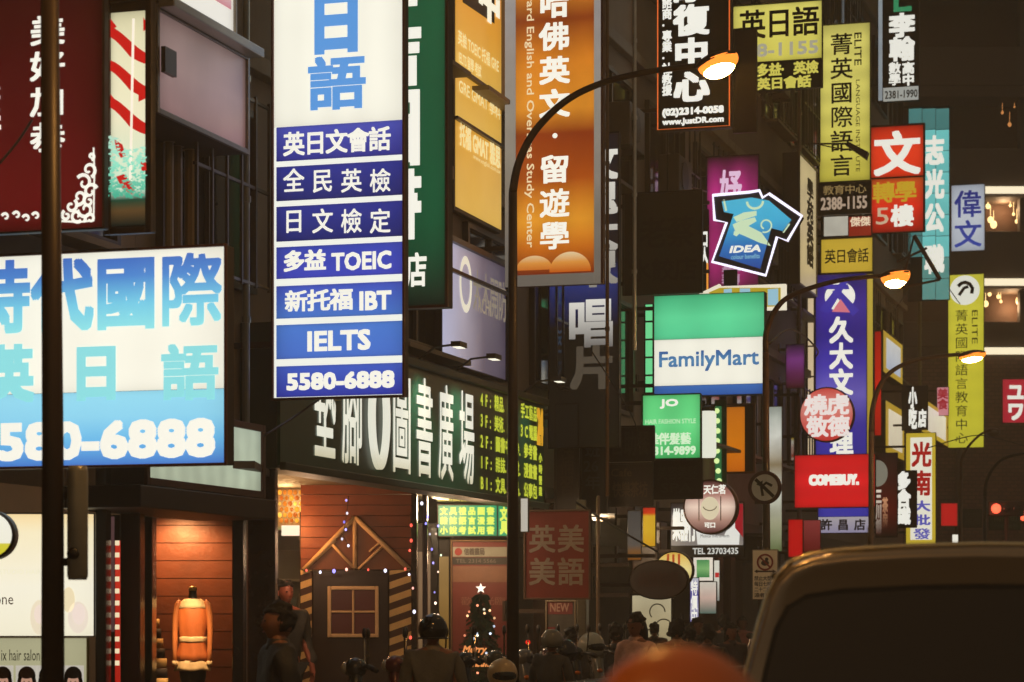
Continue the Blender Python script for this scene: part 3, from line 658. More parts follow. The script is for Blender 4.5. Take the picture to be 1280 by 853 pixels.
# 20 yellow language sign, top
s = Sign('language_school_sign', 'wide pale yellow sign at top with black characters over a dark strip with yellow ones', 'sign', (905,4,1028,113), Y=39.6, depth=.18, fr=.008, frame='#4a4420', cab='#1c1810')
yl = em(['#d8ce5a','#e4da6c'], .92, .3, ('X', 2.5, .10), noise=.1); bk = mat('#100d0a', .5); 
s.panel((917,5,1027,76), yl, name='yellow_panel'); s.panel((917,77,1027,112), mat('#15120f', .4), name='dark_panel')
s.text('英日語', (924,10,1024,47), bk, 'h', .02); s.text('2388-1155', (905,54,1023,71), em('#b8b49c', .75), 'fit', .04); yt = em('#d6cc5a', .85)
s.text('多益·英檢', (946,78,1023,94), yt, 'h', .04); s.text('英日會話', (946,96,1014,111), yt, 'h', .04)
# 21 elite
s = Sign('elite_school_sign', 'tall narrow pale yellow sign with six black characters in a column, upper right', 'sign', (1024,30,1088,227), Y=47.6, depth=.16, fr=.006, frame='#6a6230', cab='#1c1810')
s.panel(m=em(['#ccc048','#ded468','#e2d870'], .92, .35, ('Z', 7, .14), noise=.1)); s.text('菁英國際語言', (1038,40,1066,222), bk, 'v', .012, fill=.9); s.text('ELITE', (1068,41,1077,82), bk, 'r', .02); s.text('LANGUAGE INSTITUTE', (1070,100,1075,215), mat('#8a8040', .6), 'r', .0)
s = Sign('education_centre_sign', 'small black sign with a pale phone number under the tall narrow yellow sign', 'sign', (1022,228,1089,268), Y=47.6, depth=.16, fr=.006, cab='#15110e')
s.panel(m=mat('#1a1310', .5)); s.text('教育中心', (1029,231,1083,243), em('#a88c58', .6), 'h', .01); s.text('2388-1155', (1026,246,1084,262), em('#c0a890', .75), 'fit', .03)
s = Sign('small_lit_sign', 'small white and red sign above the amber sign', 'sign', (1026,269,1090,297), Y=47.9, depth=.14, fr=.0, cab='#15110e')
s.panel((1030,271,1060,295), em('#c8c4b4', .75, noise=.4), name='white_panel'); s.panel((1061,271,1089,295), em('#a02818', .6, noise=.3), name='red_panel'); s.text('傑傑', (1063,271,1088,283), em('#f0d8b8', .9), 'h', .03)
s = Sign('conversation_sign', 'small amber sign with black characters above the purple sign', 'sign', (1026,298,1091,341), Y=47.4, depth=.16, fr=.006, cab='#2c2410', frame='#7a6a20')
s.panel(m=em('#cfae38', .82, .15, noise=.08)); s.text('英日會話', (1031,311,1086,329), bk, 'h', .012)
# 22 purple sign
s = Sign('purple_school_sign', 'tall violet sign with a white disc logo and white block characters, yellow side strip', 'sign', (1019,342,1092,570), Y=46.8, depth=.18, fr=.006, frame='#2a2050', cab='#181028')
s.panel((1020,343,1083,569), em(['#3a35a8','#3c34a4','#7468c8','#4438b0','#2a2088','#3a2aa0','#241a66'], .85, .2, ('X', 1.0, .2), noise=.1)); s.panel((1084,343,1091,569), em(['#b89c30','#cdb548'], .75, .1), name='yellow_strip')
q = MB(); x, z = s.m(1050, 371); k_ = s.W/73; q.disc(x, z, 19*k_, 18*k_, -.011, 32); q.build('logo_disc', Wl, s.o)
s.shape([[(1053,350),(1060,352),(1036,392),(1024,388)],[(1040,364),(1049,362),(1074,388),(1066,396)],[(1030,356),(1060,356),(1062,362),(1030,362)]], em('#3c34a4', .85), 'violet_stroke', 3)
s.shape([[(1040,390),(1051,374),(1063,391)]], em('#e07a88', .85), 'pink_triangle', 4)
s.text('久大文', (1037,396,1066,494), Wl, 'v', .035); s.text('理', (1038,540,1066,568), Wl, 'h', .04); s.text('補', (1038,500,1066,536), Wl, 'h', .04)
s = Sign('light_tube_column', 'thin vertical column of cream light boxes left of the violet sign', 'light strip', (1008,356,1019,625), Y=47.8, depth=.06, fr=0, cab='#3a2c20', bracket=False)
for k in range(7): s.panel((1010,358+38*k,1017,394+38*k), em('#e0c8a0', .8, noise=.15), name='light_segment')
s = Sign('cream_poster_board', 'tall cream board seen edge on along the wall, right of the shirt neon', 'poster board', (998,190,1020,355), kind='F', off=.5, depth=.3, fr=.03, frame='#6a5a3c', cab='#4a3c2c')
s.panel(m=em('#cdb98c', .75, .2, noise=.2)); s.text('學苑英語', (1008,220,1016,330), mat('#1a1410', .6), 'v', .05)
# 23 black and white sign top right
s = Sign('maths_school_sign', 'black sign with glowing white characters and silver side, upper right', 'sign', (1097,-60,1149,127), Y=55, depth=.3, fr=0, cab='#2a2c2c')
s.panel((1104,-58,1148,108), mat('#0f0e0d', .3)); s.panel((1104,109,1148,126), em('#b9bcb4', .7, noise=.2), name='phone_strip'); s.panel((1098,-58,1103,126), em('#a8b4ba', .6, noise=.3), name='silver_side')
s.text('李翰', (1112,17,1143,76), bl, 'v', .05); s.text('數高學中', (1111,78,1143,107), bl, 'h', .03) if False else None
s.text('數學', (1111,78,1126,107), bl, 'v', .05); s.text('高中', (1128,78,1143,107), bl, 'v', .05); s.text('2381-1990', (1106,113,1147,123), bk, 'fit', .02); s.text('L.', (1117,-10,1140,15), em('#2f8a5c', .9), 'fit', .06)
# 24 red sign
s = Sign('transfer_school_sign', 'glowing red sign with a big white character over yellow ones and a white 5', 'sign', (1088,156,1156,291), Y=53.6, depth=.22, fr=.012, frame='#4a1410', cab='#2a0c0a')
s.panel((1089,158,1154,221), em(['#d83010','#ec3c1c','#b42410'], .95, .45, noise=.15), name='red_panel'); s.panel((1089,223,1154,290), em(['#a0180c','#e02c18','#c8501c'], .92, .45, noise=.2), name='red_panel')
s.text('文', (1093,164,1150,219), Wl, 'h', .03); s.text('轉學', (1091,227,1146,253), em('#c8a428', .9), 'h', .04); s.text('5', (1095,260,1111,281), em('#d8b898', .85), 'fit', .01); s.text('樓', (1114,256,1142,283), Wl, 'h', .045)
# 25 turquoise sign
s = Sign('public_exam_school_sign', 'tall turquoise tiled light sign with white characters behind the red sign', 'sign', (1135,134,1187,376), Y=61, depth=.18, fr=.008, frame='#1c3a3a', cab='#122424')
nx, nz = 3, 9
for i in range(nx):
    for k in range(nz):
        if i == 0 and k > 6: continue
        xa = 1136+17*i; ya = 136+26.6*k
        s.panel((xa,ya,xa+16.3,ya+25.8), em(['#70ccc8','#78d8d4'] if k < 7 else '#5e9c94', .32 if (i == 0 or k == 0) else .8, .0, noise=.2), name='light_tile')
s.text('志公', (1156,170,1180,290), Wl, 'v', .045, fill=.55) if False else None
for t, a in (('志',170),('光',212),('公',254),('職',306)): s.text(t, (1156,a,1180,a+36), Wl, 'h', .045)
# 26 small white sign
s = Sign('white_sign', 'small white lit sign with two blue characters, far right', 'sign', (1189,231,1231,314), Y=70, depth=.3, fr=.008, frame='#8a8a94', cab='#4a4a50')
s.panel(m=em(['#b8c0cc','#cfd6de','#b4bcc8'], .85, .25, noise=.06)); s.text('偉文', (1193,236,1227,311), em(['#3a50b8','#24308a'], .7), 'v', .015, fill=.92)
# 27 long yellow sign
s = Sign('elite_school_sign', 'long yellow sign on the right with a white disc at its top', 'sign', (1185,343,1230,560), Y=68, depth=.25, fr=.0, cab='#4a461c')
s.panel(m=em(['#c4be30','#ccc436','#d4cc40'], .95, .1, ('Z', 9, .06), noise=.08)); q = MB(); x, z = s.m(1206, 363); q.disc(x, z, .42, .42, -.012, 28); q.build('white_disc', em('#ececdc', .95), s.o)
q = MB(); q.ribbon([(x+.22*math.cos(a), z+.22*math.sin(a)) for a in (2.6,2.0,1.5,.9,.2,-.5)], .1, -.016); q.ribbon([(x-.16,z-.14),(x-.02,z+.06),(x+.1,z+.1)], .09, -.016); q.build('disc_logo', mat('#2a1c3c', .5), s.o)
s.text('菁英國際語言教育中心', (1194,386,1210,556), mat('#2c2810', .5), 'v', .0, fill=.86); s.text('ELITE', (1215,388,1222,430), mat('#6a6420', .5), 'r', .0)
# 28 red round sign
s = Sign('round_food_sign', 'round red sign with four pale characters overlapping the violet sign', 'sign', (999,484,1068,553), Y=44.5, depth=.14, fr=0, faces=False)
w = s.W/2; q = MB(); q.lathe([(w*.96,.14),(w,.12),(w,.0),(w*.96,-.02)], 32, (0,0,s.H/2), 'Y'); fixn(q.build('cabinet', mat('#7a2420', .5), s.o))
q = MB(); q.disc(0, s.H/2, w*.95, w*.95, -.022, 32); q.build('panel', em(['#c83430','#d86058','#e08c80','#d04840'], .88, .2, noise=.15), s.o)
s.text('燒虎', (1006,493,1062,519), em('#eee2dc', .98), 'h', .04, 6); s.text('敬德', (1009,520,1062,546), em('#eee2dc', .98), 'h', .04, 6)
# 29 red tea sign
s = Sign('tea_shop_sign', 'plain bright red light box with short white lettering above the van', 'light box', (993,568,1094,635), Y=42.5, depth=.25, fr=.0, cab='#3a0c0c')
s.panel(m=em(['#cc1218','#dc1a22','#c8141a'], .95, .3, ('Z', 2.5, .1), noise=.08)); s.text('COMEBUY.', (1011,593,1074,607), Wl, 'fit', .09)
# 30 blue white banner
s = Sign('noodle_shop_sign', 'white sign with three dark characters and a blue top under the red box', 'sign', (1022,634,1088,667), Y=45.5, depth=.12, fr=.004, cab='#1a1a2a')
s.panel((1023,635,1087,646), em('#3a38a4', .8, .3), name='blue_band'); s.panel((1023,646.4,1087,666), em(['#9a94b0','#b8b0b4'], .75, noise=.1), name='white_band')
for k, t in enumerate('許昌店'): s.text(t, (1026+21*k,649,1040+21*k,663), mat('#1c1838', .5), 'h', .03)
# 31 red blocks
s = Sign('red_light_box', 'plain red light box just left of the van roof corner', 'light box', (985,649,1004,697), Y=43, depth=.1, fr=0, cab='#2a0a0a'); s.panel(m=em('#b80c10', .85, .2))
s = Sign('pale_red_board', 'dull translucent red board beside the red light box', 'sign', (1004,650,1026,690), Y=43.4, depth=.05, fr=.0, cab='#4a1414'); s.panel(m=em(['#6a1414','#9a3c3c'], .6, noise=.2))
q = None
# 32 dark red sign with round logo
s = Sign('dark_red_sign', 'dark red vertical sign with a grey round emblem and pale characters', 'sign', (1094,566,1122,672), Y=47, depth=.15, fr=0, cab='#24100e')
s.panel(m=em(['#180c0a','#5a0e0c','#3c1210','#241210'], .6, .3)); q = MB(); x, z = s.m(1097, 592); q.disc(x, z, .2, .26, -.012, 24); q.build('emblem', em('#8f8c7c', .65), s.o)
s.text('三川銀', (1095,611,1102,668), em(['#3c1410','#eadcc8'], .85), 'v', .05); s.text('茶房', (1103,622,1110,660), em(['#3c1410','#d89a70'], .8), 'v', .04)
# 33 black sign with white chars
s = Sign('black_sign', 'black vertical sign with three fat white characters, left of the yellow bordered sign', 'sign', (1120,588,1146,660), Y=50, depth=.15, fr=0, cab='#100d0c')
s.panel(m=mat('#0e0c0b', .4)); s.text('多合鐵', (1121,590,1138,656), bl, 'v', .06)
# 34 yellow bordered
s = Sign('discount_store_sign', 'yellow bordered white sign with red characters over blue ones', 'sign', (1132,541,1170,682), Y=54, depth=.18, fr=0, cab='#6a5a14')
s.panel(m=em('#d0b434', .85, .1, noise=.05), name='yellow_panel'); s.panel((1138,547,1165,675), em('#ece8d4', .95, noise=.06), name='white_panel', lvl=2)
s.text('光南', (1140,550,1164,622), em('#b01818', .8), 'v', .035, 3, fill=.86); s.text('大批發', (1142,624,1163,676), em('#5a58b8', .85), 'v', .03, 3, fill=.8)
# 35 facade parallel lit boards right of the violet sign
for (box, lab, cols) in (((1104,412,1128,465), 'yellow framed pale board slanting along the wall, upper of the group', ['#a8b4c8','#d0d0cc']),
                         ((1107,500,1130,566), 'yellow framed white board slanting along the wall, lower of the group', ['#d8ccb0','#e8dcc0']),
                         ((1152,496,1186,540), 'yellow and white board slanting along the wall behind the long yellow sign', ['#d8ccc0','#e8e0d0'])):
    s = Sign('slanting_board', lab, 'light box', box, kind='F', off=.4, depth=.25, fr=0, cab='#5a4a14')
    s.panel(m=em('#c09c2c', .75, .1), name='yellow_border'); w = s.W; MB().box(-w/2+w*.14, w/2-w*.14, -.02, -.008, s.H*.14, s.H*.86).build('pale_panel', em(cols, .85, noise=.15), s.o)
s = Sign('red_strip_sign', 'narrow glowing red vertical strip right of the violet sign', 'sign', (1093,414,1102,545), Y=50, depth=.1, fr=.0, cab='#2a0808'); s.panel(m=em(['#a81408','#c82010','#a01008'], .8, .1, noise=.15))
s = Sign('black_white_board', 'black board with broken white strokes beneath the pale lamp', 'sign', (1127,482,1160,538), Y=57, depth=.1, fr=0, cab='#0f0d0c'); s.panel(m=mat('#0f0d0c', .5))
s.text('小吃', (1136,484,1146,536), bl, 'v', .05); s.text('店', (1148,512,1158,534), bl, 'h', .05)
s = Sign('pink_sign', 'small pink and white sign tucked behind the long yellow sign', 'sign', (1171,484,1186,520), Y=66, depth=.1, fr=0, cab='#5a1c28'); s.panel(m=em('#d88c94', .8, noise=.2)); s.text('美食', (1172,486,1185,512), em('#a81c30', .8), 'v', .03)
s = Sign('pink_red_sign', 'red sign with two white strokes like characters at the right edge', 'sign', (1253,474,1296,529), Y=72, depth=.2, fr=0, cab='#4a1018', rot=0, bracket=False); s.panel(m=em('#b81c34', .85, .15, noise=.08)); s.text('ユワ', (1259,478,1280,526), Wl, 'v', .05)
s = Sign('red_light_box', 'small square red light box low on the brown tiled wall', 'light box', (1176,629,1197,658), Y=70, depth=.2, fr=0, cab='#3a0808', rot=0, bracket=False); s.panel(m=em('#c01418', .85, .2))
s = Sign('street_name_sign', 'dim green street name board beside the red signal, far right', 'sign', (1236,640,1276,663), Y=64, depth=.04, fr=0, cab='#123020', rot=0, bracket=False); s.panel(m=mat('#1f5a40', .5)); s.text('南陽街', (1242,642,1272,652), mat('#7a8a6a', .6), 'h', .0); s.text('Nanyang St.', (1244,655,1272,660), mat('#5a7a68', .6), 'fit', .0)
s = Sign('street_name_sign', 'dim dark green board on the brown tiled wall, left of the grey post', 'sign', (1203,636,1228,660), Y=64.5, depth=.04, fr=0, cab='#1a2a22', rot=0, bracket=False); s.panel(m=mat('#24463a', .5)); s.text('南陽', (1206,640,1226,656), mat('#4a5a4a', .6), 'h', .0)
# 36 drinks shop disc and its black sign
s = Sign('music_shop_sign', 'black sign with white brush strokes and a phone number behind the round drinks sign', 'sign', (838,628,930,697), Y=35.4, depth=.14, fr=.0, cab='#15100f')
s.panel((839,629,929,682), em(['#d8d0c8','#b8b0b4','#2a2024'], .3, noise=.3)); s.panel((839,682.5,929,696), mat('#0e0c0c', .4), name='phone_strip'); s.text('TEL 23703435', (866,685,923,693), em('#cfd0c8', .85), 'fit', .03)
s.text('樂器行', (841,636,870,676), Wl, 'h', .05); s.shape([[(870,660),(880,668),(905,670),(920,640),(926,650),(924,681),(872,681)]], em('#e4e4dc', .9), 'white_splash'); s.text('Musical Instruments', (876,668,912,672), mat('#2a3a4a', .5), 'fit', .0, 3)
s.shape([[(919,604+26),(929,604+26),(929,672),(919,660)]], em('#a81828', .7), 'red_strip', 3)
s = Sign('drinks_shop_sign', 'round brown glowing drinks sign with a smiling emblem and white characters', 'sign', (854,600,922,668), Y=34.4, depth=.16, fr=0, faces=False)
w = s.W/2; q = MB(); q.lathe([(w*.97,.16),(w,.14),(w,-.01),(w*.95,-.03),(w*.93,-.022)], 36, (0,0,s.H/2), 'Y'); fixn(q.build('cabinet', mat('#6a4a38', .35, .5), s.o, smooth=True))
q = MB(); q.disc(0, s.H/2, w*.93, w*.93, -.024, 36); q.build('panel', em(['#5a3030','#b08878','#f0d4c0','#a87468','#4a2826'], .95, .35, noise=.1), s.o)
cz = s.H/2
q = MB(); q.disc(0, cz-.02, w*.34, w*.42, -.028, 28); q.build('pale_emblem', em('#dccfae', .9), s.o)
q = MB(); q.ribbon([(w*.25*math.cos(a), cz+.02+w*.18*math.sin(a)) for a in [math.pi+.2+.23*j for j in range(13)]], .012, -.032)
for sx in (-1, 1): q.ribbon([(sx*w*.40, cz-w*.5), (sx*w*.40, cz+w*.38)], .014, -.032)
q.build('line_print', mat('#a08a70', .6), s.o)
s.text('天仁茗', (880,606,908,618), Wl, 'h', .03, 6); s.text('可口', (881,653,895,660), Wl, 'h', .04, 6)
# 37 far shopfront lights between the discs and the van
s = Sign('green_menu_screen', 'small white framed screen showing green, below the black phone sign', 'light box', (866,695,892,727), Y=37.3, depth=.1, fr=0, cab='#3a3434'); s.panel(m=em('#e6dccc', .9), name='white_border'); s.panel((871,700,887,722), em(['#3c8c4c','#8cc87c','#4c9c5c'], .7, noise=.3), name='screen', lvl=2)
s = Sign('white_red_banner', 'white hanging banner with a small red mark beside the green screen', 'banner', (889,700,900,752), Y=38.4, depth=.04, fr=0, cab='#9a948a'); s.panel(m=em(['#8a8c84','#d8d4c4','#e8e4d4'], .85, noise=.2)); s.shape([[(894,716),(899,716),(899,722),(894,722)]], em('#c83030', .8), 'red_mark')
s = Sign('violet_banner', 'narrow violet and white vertical banner under the green screen', 'banner', (862,722,874,785), Y=37.0, depth=.04, fr=0, cab='#2a2450'); s.panel(m=em(['#5a4ca8','#b8b4cc','#4a449c','#d8d8e0'], .75, noise=.25)); s.text('特價中', (864,726,872,780), Wl, 'v', .03)
s = Sign('pale_display', 'pale busy shop display glowing behind the crowd', 'light box', (874,727,896,768), Y=37.8, depth=.1, fr=0, cab='#3a3a34', bracket=False); s.panel(m=em(['#5a7468','#d8b8a8','#e0d8c8'], .75, noise=.5))
s = Sign('yellow_red_lamp_box', 'yellow light box with a red top above the ovals', 'light box', (803,634,820,684), Y=34.1, depth=.1, fr=0, cab='#3a2c10'); s.panel(m=em(['#c8941c','#d0a828','#d0a428','#c83018','#b82818'], .85, noise=.1, stops=[0,.4,.78,.86,1]))
s = Sign('grey_banner', 'dim grey banner with an orange foot left of the yellow lamp box', 'banner', (784,638,802,701), Y=33.1, depth=.04, fr=0, cab='#5a5248'); s.panel(m=em(['#a8641c','#9a6a3c','#6e6a62','#5a5a56'], .5, noise=.2, stops=[0,.18,.3,1]))
# 38 ovals
s = Sign('oval_sign', 'yellow lit oval sign with red strokes, half hidden by the dark oval', 'sign', (818,689,867,737), Y=32, depth=.1, fr=0, faces=False)
q = MB(); w = s.W/2; q.lathe([(w*.97,.1),(w,.08),(w,-.01),(w*.94,-.02)], 30, (0,0,0), 'Y'); a = fixn(q.build('rim', mat('#2a201c', .4), s.o, smooth=False)); a.scale = (1,1,s.H/s.W); a.location = (0,0,s.H/2)
q = MB(); q.disc(0, s.H/2, w*.93, s.H/2*.93, -.024, 30); q.build('panel', em(['#c8a050','#e8d890','#d8b048'], .9, .2), s.o); s.text('川', (832,692,852,706), em('#b84818', .8), 'h', .03, 6)
s = Sign('oval_sign', 'dark unlit oval sign hanging before the yellow oval', 'sign', (786,700,861,750), Y=30.5, depth=.08, fr=0, faces=False)
q = MB(); w = s.W/2; q.lathe([(w*.97,.08),(w,.06),(w,-.01),(w*.95,-.025),(w*.93,-.018)], 30, (0,0,0), 'Y'); a = fixn(q.build('rim', mat('#3a2a1c', .35, .4), s.o)); a.scale = (1,1,s.H/s.W); a.location = (0,0,s.H/2)
q = MB(); q.disc(0, s.H/2, w*.94, s.H/2*.94, -.021, 30); q.build('panel', mat('#33160f', .5), s.o); s.text('燒臘快餐', (798,714,850,734), mat('#451f12', .6), 'h', .03, 6)
# 39 dim unlit signs
def dim(box, Y, label, col, txt=(), frame='#2a211b', tc='#33302a'):
    s = Sign('unlit_sign', label, 'sign', box, Y=Y, depth=.12, fr=.015, frame=frame, cab='#1a1512'); s.panel(m=mat(col, .6, 0, .35, 4))
    for (t, b, d) in txt: s.text(t, b, mat(tc, .6), d, .02)
    return s
dim((759,533,818,577), 30.6, 'unlit dark board left of the green salon box', '#1f1814', [('自助餐', (764,538,812,570), 'h')])
dim((757,579,816,633), 30.2, 'unlit brown board with faint lettering, lowest of the dark boards', '#2a1c14', [('Cafe', (764,586,790,596), 'fit'), ('快樂茶坊', (766,602,810,622), 'h')], tc='#5a4430')
dim((816,574,878,624), 31, 'unlit dark board under the green salon box', '#241b16', [('美容美髮', (822,582,872,600), 'h'), ('SPA', (826,604,866,616), 'fit')])
dim((779,240,878,368), 33.0, 'large unlit olive board with dark characters above the convenience store box', '#2c2a1e', [('水餃店', (786,322,872,352), 'h'), ('老蔡', (800,270,868,310), 'h')], tc='#15120d')
dim((726,505,760,642), 30.0, 'narrow unlit blue black board with a faint 26', '#151a26', [('補習班', (732,512,750,572), 'v'), ('26', (730,576,748,590), 'fit'), ('年', (732,594,750,612), 'h')], tc='#3a4452')
dim((694,505,724,642), 29.6, 'narrow unlit brown board beside the dark post', '#241a14', [('文理補習', (700,515,718,620), 'v')], tc='#3a2c20')
s = Sign('english_class_sign', 'dull red square sign with four pale characters behind the dark post', 'sign', (656,638,738,749), Y=25.5, depth=.12, fr=.014, frame='#7a5a44', cab='#2a1410', bracket=False)
s.panel(m=mat('#a04030', .5, 0, .35, 3)); tm = mat('#c0a890', .6, 0, .35, 9); s.text('英美', (660,656,732,691), tm, 'h', .02, fill=.92); s.text('美語', (660,697,732,732), tm, 'h', .02, fill=.92)
# 40 wall boards over the mannequin shop
s = Sign('pink_wall_box', 'large dusty pink light box slanting along the wall, upper left', 'light box', (193,6,308,140), kind='F', off=.5, depth=.45, fr=.035, frame='#6e6a64', cab='#241a16')
s.panel(m=em(['#9a7070','#a88884','#8c7470'], .6, .5, ('X', 1.6, .12), noise=.3))
q = MB(); q.box(-s.W/2+.04, -s.W/2+.24, -.07, -.035, s.H*.38, s.H*.62); q.build('dark_tag', mat('#15110f', .4), s.o)
q = MB(); q.box(-s.W/2, s.W/2, -.16, -.03, s.H-.02, s.H+.05); q.build('top_rail', mat('#8a8478', .35, .6), s.o, bevel=.01)
s = Sign('white_wall_box', 'white wall light box with a pink picture at its end, cut by the top edge', 'light box', (204,-90,292,4), kind='F', off=.45, depth=.35, fr=.02, frame='#8a8478', cab='#3a332c')
s.panel(m=em('#e6e2d6', .9, .2, noise=.05)); x = s.W/2; MB().box(x-.55, x-.08, -.014, -.010, .25, s.H-.06).build('pink_picture', em(['#c87880','#e8c8c8','#c84858'], .8, noise=.4), s.o)
s = Sign('misted_glass_box', 'streaked pale green glass light box under the wide sign, slanting along the wall', 'light box', (180,505,328,605), kind='F', off=.4, depth=.35, fr=.05, frame='#4a2418', cab='#2a1a14')
s.panel(m=em(['#b0baa0','#b4c0a8','#bccab4'], .85, .35, ('X', 9, .12), noise=.4))

s = Sign('slim_black_sign', 'slim black sign with broken white strokes left of the magenta sign', 'sign', (873,262,886,366), Y=36.9, depth=.06, fr=0, cab='#14100e'); s.panel(m=mat('#100d0c', .4)); s.text('口人', (877,288,885,330), bl, 'v', .05); MB().box(s.W/2-.03, s.W/2-.005, -.03, -.010, 0, s.H*.35).build('amber_edge', em('#e8963c', 1.0), s.o); MB().box(-s.W/2+.01, -s.W/2+.03, -.03, -.010, s.H*.3, s.H).build('pale_edge', em('#cfc8b8', .7), s.o)
s = Sign('faint_red_sign', 'tiny faint red broken sign high on the dark wall left of the magenta sign', 'sign', (836,206,856,246), Y=35.7, depth=.06, fr=0, cab='#1a1210'); s.panel(m=em(['#2a1816','#3a1410','#5a1810'], .5, noise=.5)); s.text('吃U', (838,208,852,244), em('#a89c9c', .55), 'v', .03)
s = Sign('pale_textured_banner', 'tall mottled cream green banner light behind the round no turn sign', 'banner', (956,508,978,690), Y=40, depth=.08, fr=0, cab='#4a463a'); s.panel(m=em(['#6a7a4c','#a8a888','#d8d8c8','#8a7a5c','#dcdcd0','#a8b0a4'], .8, .2, noise=.6))
s = Sign('cream_window_display', 'cream lit window with dark curled strokes behind the people', 'window', (788,742,842,820), Y=33.2, depth=.1, fr=.03, frame='#2a221c', cab='#2a221c', bracket=False); s.panel(m=em(['#8a7c58','#b8a880','#c8bc98'], .7, noise=.35))
q = MB()
for (px, py, r_) in ((822,765,9),(830,785,10),(815,795,8)):
    x, z = s.m(px, py); q.ribbon([(x+r_*.012*math.cos(t), z+r_*.012*math.sin(t)) for t in [.3*j for j in range(14)]], .016, -.016)
q.build('curl_print', mat('#2a2018', .6), s.o)
s = Sign('small_white_light', 'small bright white shop light left of the red light box roof corner', 'light', (1016,662,1023,676), Y=44, depth=.06, fr=0, cab='#3a3a34', bracket=False); s.panel(m=em('#f0ecdc', 1.2))
s = Sign('small_white_light', 'small white light low before the brown tiled wall, under the square red box', 'light', (1190,668,1198,680), Y=66, depth=.06, fr=0, cab='#3a3a34', bracket=False, rot=0); s.panel(m=em('#f0ecdc', 1.1))
s = Sign('violet_glow_sign', 'small violet and red glowing sign in the dark gap right of the lamp post', 'sign', (982,430,1006,486), Y=45, depth=.08, fr=0, cab='#1c1218'); s.panel(m=em(['#4a1020','#6a2458','#8a3c90','#2a1430'], .6, .5, noise=.5))
s = Sign('white_edge_light', 'thin white lit edge strip beside the dark post, under the fascia end', 'light strip', (650,622,661,666), Y=24.5, depth=.05, fr=0, cab='#6a665c', bracket=False); s.panel(m=em('#c8c2b4', .75, noise=.2))

o = empty('floodlight', P(1064, 186, 46.5), ROTP, 'small black floodlight silhouetted on the tall narrow yellow sign', 'lamp')
q = MB(); q.loft([[(-.10,-.1,.06),(-.10,.06,.06),(-.06,.06,.13),(-.06,-.1,.13)],[(.30,-.12,-.24),(.30,.08,-.24),(.34,.08,-.10),(.34,-.12,-.10)]]); fixn(q.build('housing', mat('#12100e', .4), o)); q = MB(); q.tube([(-.9,0,.14),(0,0,.10)], .018, 6); q.build('arm', mat('#12100e', .4), o)
o = empty('bracket_arm', P(1148, 300, 56), ROTP, 'rusty lattice arm slanting down right behind the glowing lamp before the turquoise sign', 'bracket')
q = MB(); q.tube([(-.1,0,.1),(.5,0,-.95)], .05, 8); q.tube([(-.5,0,-.5),(.2,0,-.2)], .03, 6); q.tube([(-.4,0,-1.1),(.5,0,-.95)], .03, 6); q.tube([(-.1,0,.1),(-.4,0,-1.1)], .025, 6); stuff(q.build('lattice', mat('#7a4a2c', .5, .3), o))
# ================================================================== shops under the arcade
def front(name, label, cat, X, Y, rot=0, z=.14, group=None): return empty(name, (X, Y, z), rot, label, cat, group)
def lamp(o, loc, e, col=(1,.6,.3), r=.08, kind='POINT', name='bulb_light'):
    ld = bpy.data.lights.new(name, kind); ld.energy = e; ld.color = col; ld.shadow_soft_size = r
    lo = bpy.data.objects.new(name, ld); C.objects.link(lo); lo.parent = o; lo.location = loc
    if kind == 'SPOT': ld.spot_size = 1.5; ld.spot_blend = .7
    return lo
# salon poster wall
s = Sign('salon_light_wall', 'bright cream shop light wall behind the near post, faces printed along its foot', 'light box', (-60,641,118,796), Y=17.6, depth=.12, fr=.0, cab='#2a1c12', rot=0, bracket=False)
s.panel((-58,643,117,795), em(['#ede6cc','#f0ead4','#f3e6c0','#f6d9a0'], 1.0, .05, noise=.04, stops=[0,.4,.85,1]))
s.text('for one', (-30,742,17,756), mat('#c8a090', .6), 'fit', .0); s.text('STUDIO HAIR', (0,712,52,718), em('#e0dcc4', .95), 'fit', .0)
def blob(px, py, rx, ry, m, name, lvl=2, n=18):
    x, z = s.m(px, py); k = s.W/(s.box[2]-s.box[0]); mb = MB(); mb.disc(x, z, rx*k, ry*k, -.003-.004*lvl, n); return mb.build(name, m, s.o)
blob(50,772,12,22, em('#eadcc0', .95, noise=.1), 'faded_portrait'); blob(50,768,7,12, em('#f0dccc', .95), 'faded_portrait', 3); blob(98,772,13,20, em('#e8dac8', .95, noise=.1), 'faded_portrait'); blob(99,768,8,13, em('#efdccf', .95), 'faded_portrait', 3); blob(86,750,8,16, em('#eddcb4', .95, noise=.1), 'faded_portrait')
s = Sign('salon_poster', 'olive framed salon poster with a row of dark haired portraits', 'poster', (-60,797,111,905), Y=17.5, depth=.06, fr=.0, cab='#8a8054', rot=0, bracket=False)
s.panel((-58,798,108,903), em(['#b8b48a','#c2be98'], .7, .1, noise=.08)); s.text('ix hair salon', (2,812,50,826), mat('#4a4028', .6), 'fit', .0)
for i, px in enumerate((4,34,60,92)):
    hx = mat(['#3a2018','#50241a','#1c1612','#2a1a14'][i], .6)
    s.panel((px-14,832,px+13,900), em('#cdc6b8', .75), name='portrait_card', lvl=2)
    blob(px,845,11,12, hx, 'hair', 3); blob(px-7,856,5,14, hx, 'hair', 3); blob(px+7,856,5,14, hx, 'hair', 3); blob(px,853,7.2,9.5, em('#c89880', .75), 'face', 4); blob(px,844.5,8.4,4, hx, 'fringe', 5)
    blob(px-3,852,1.1,.7, hx, 'eye', 5, 8); blob(px+3,852,1.1,.7, hx, 'eye', 5, 8); blob(px,858,2,.7, mat('#a04038', .6), 'mouth', 5, 8)
o = empty('round_sign', P(-12, 700, 14)+Vector((0,0,0)), 0, 'white and yellow round lit sign at the left edge', 'sign')
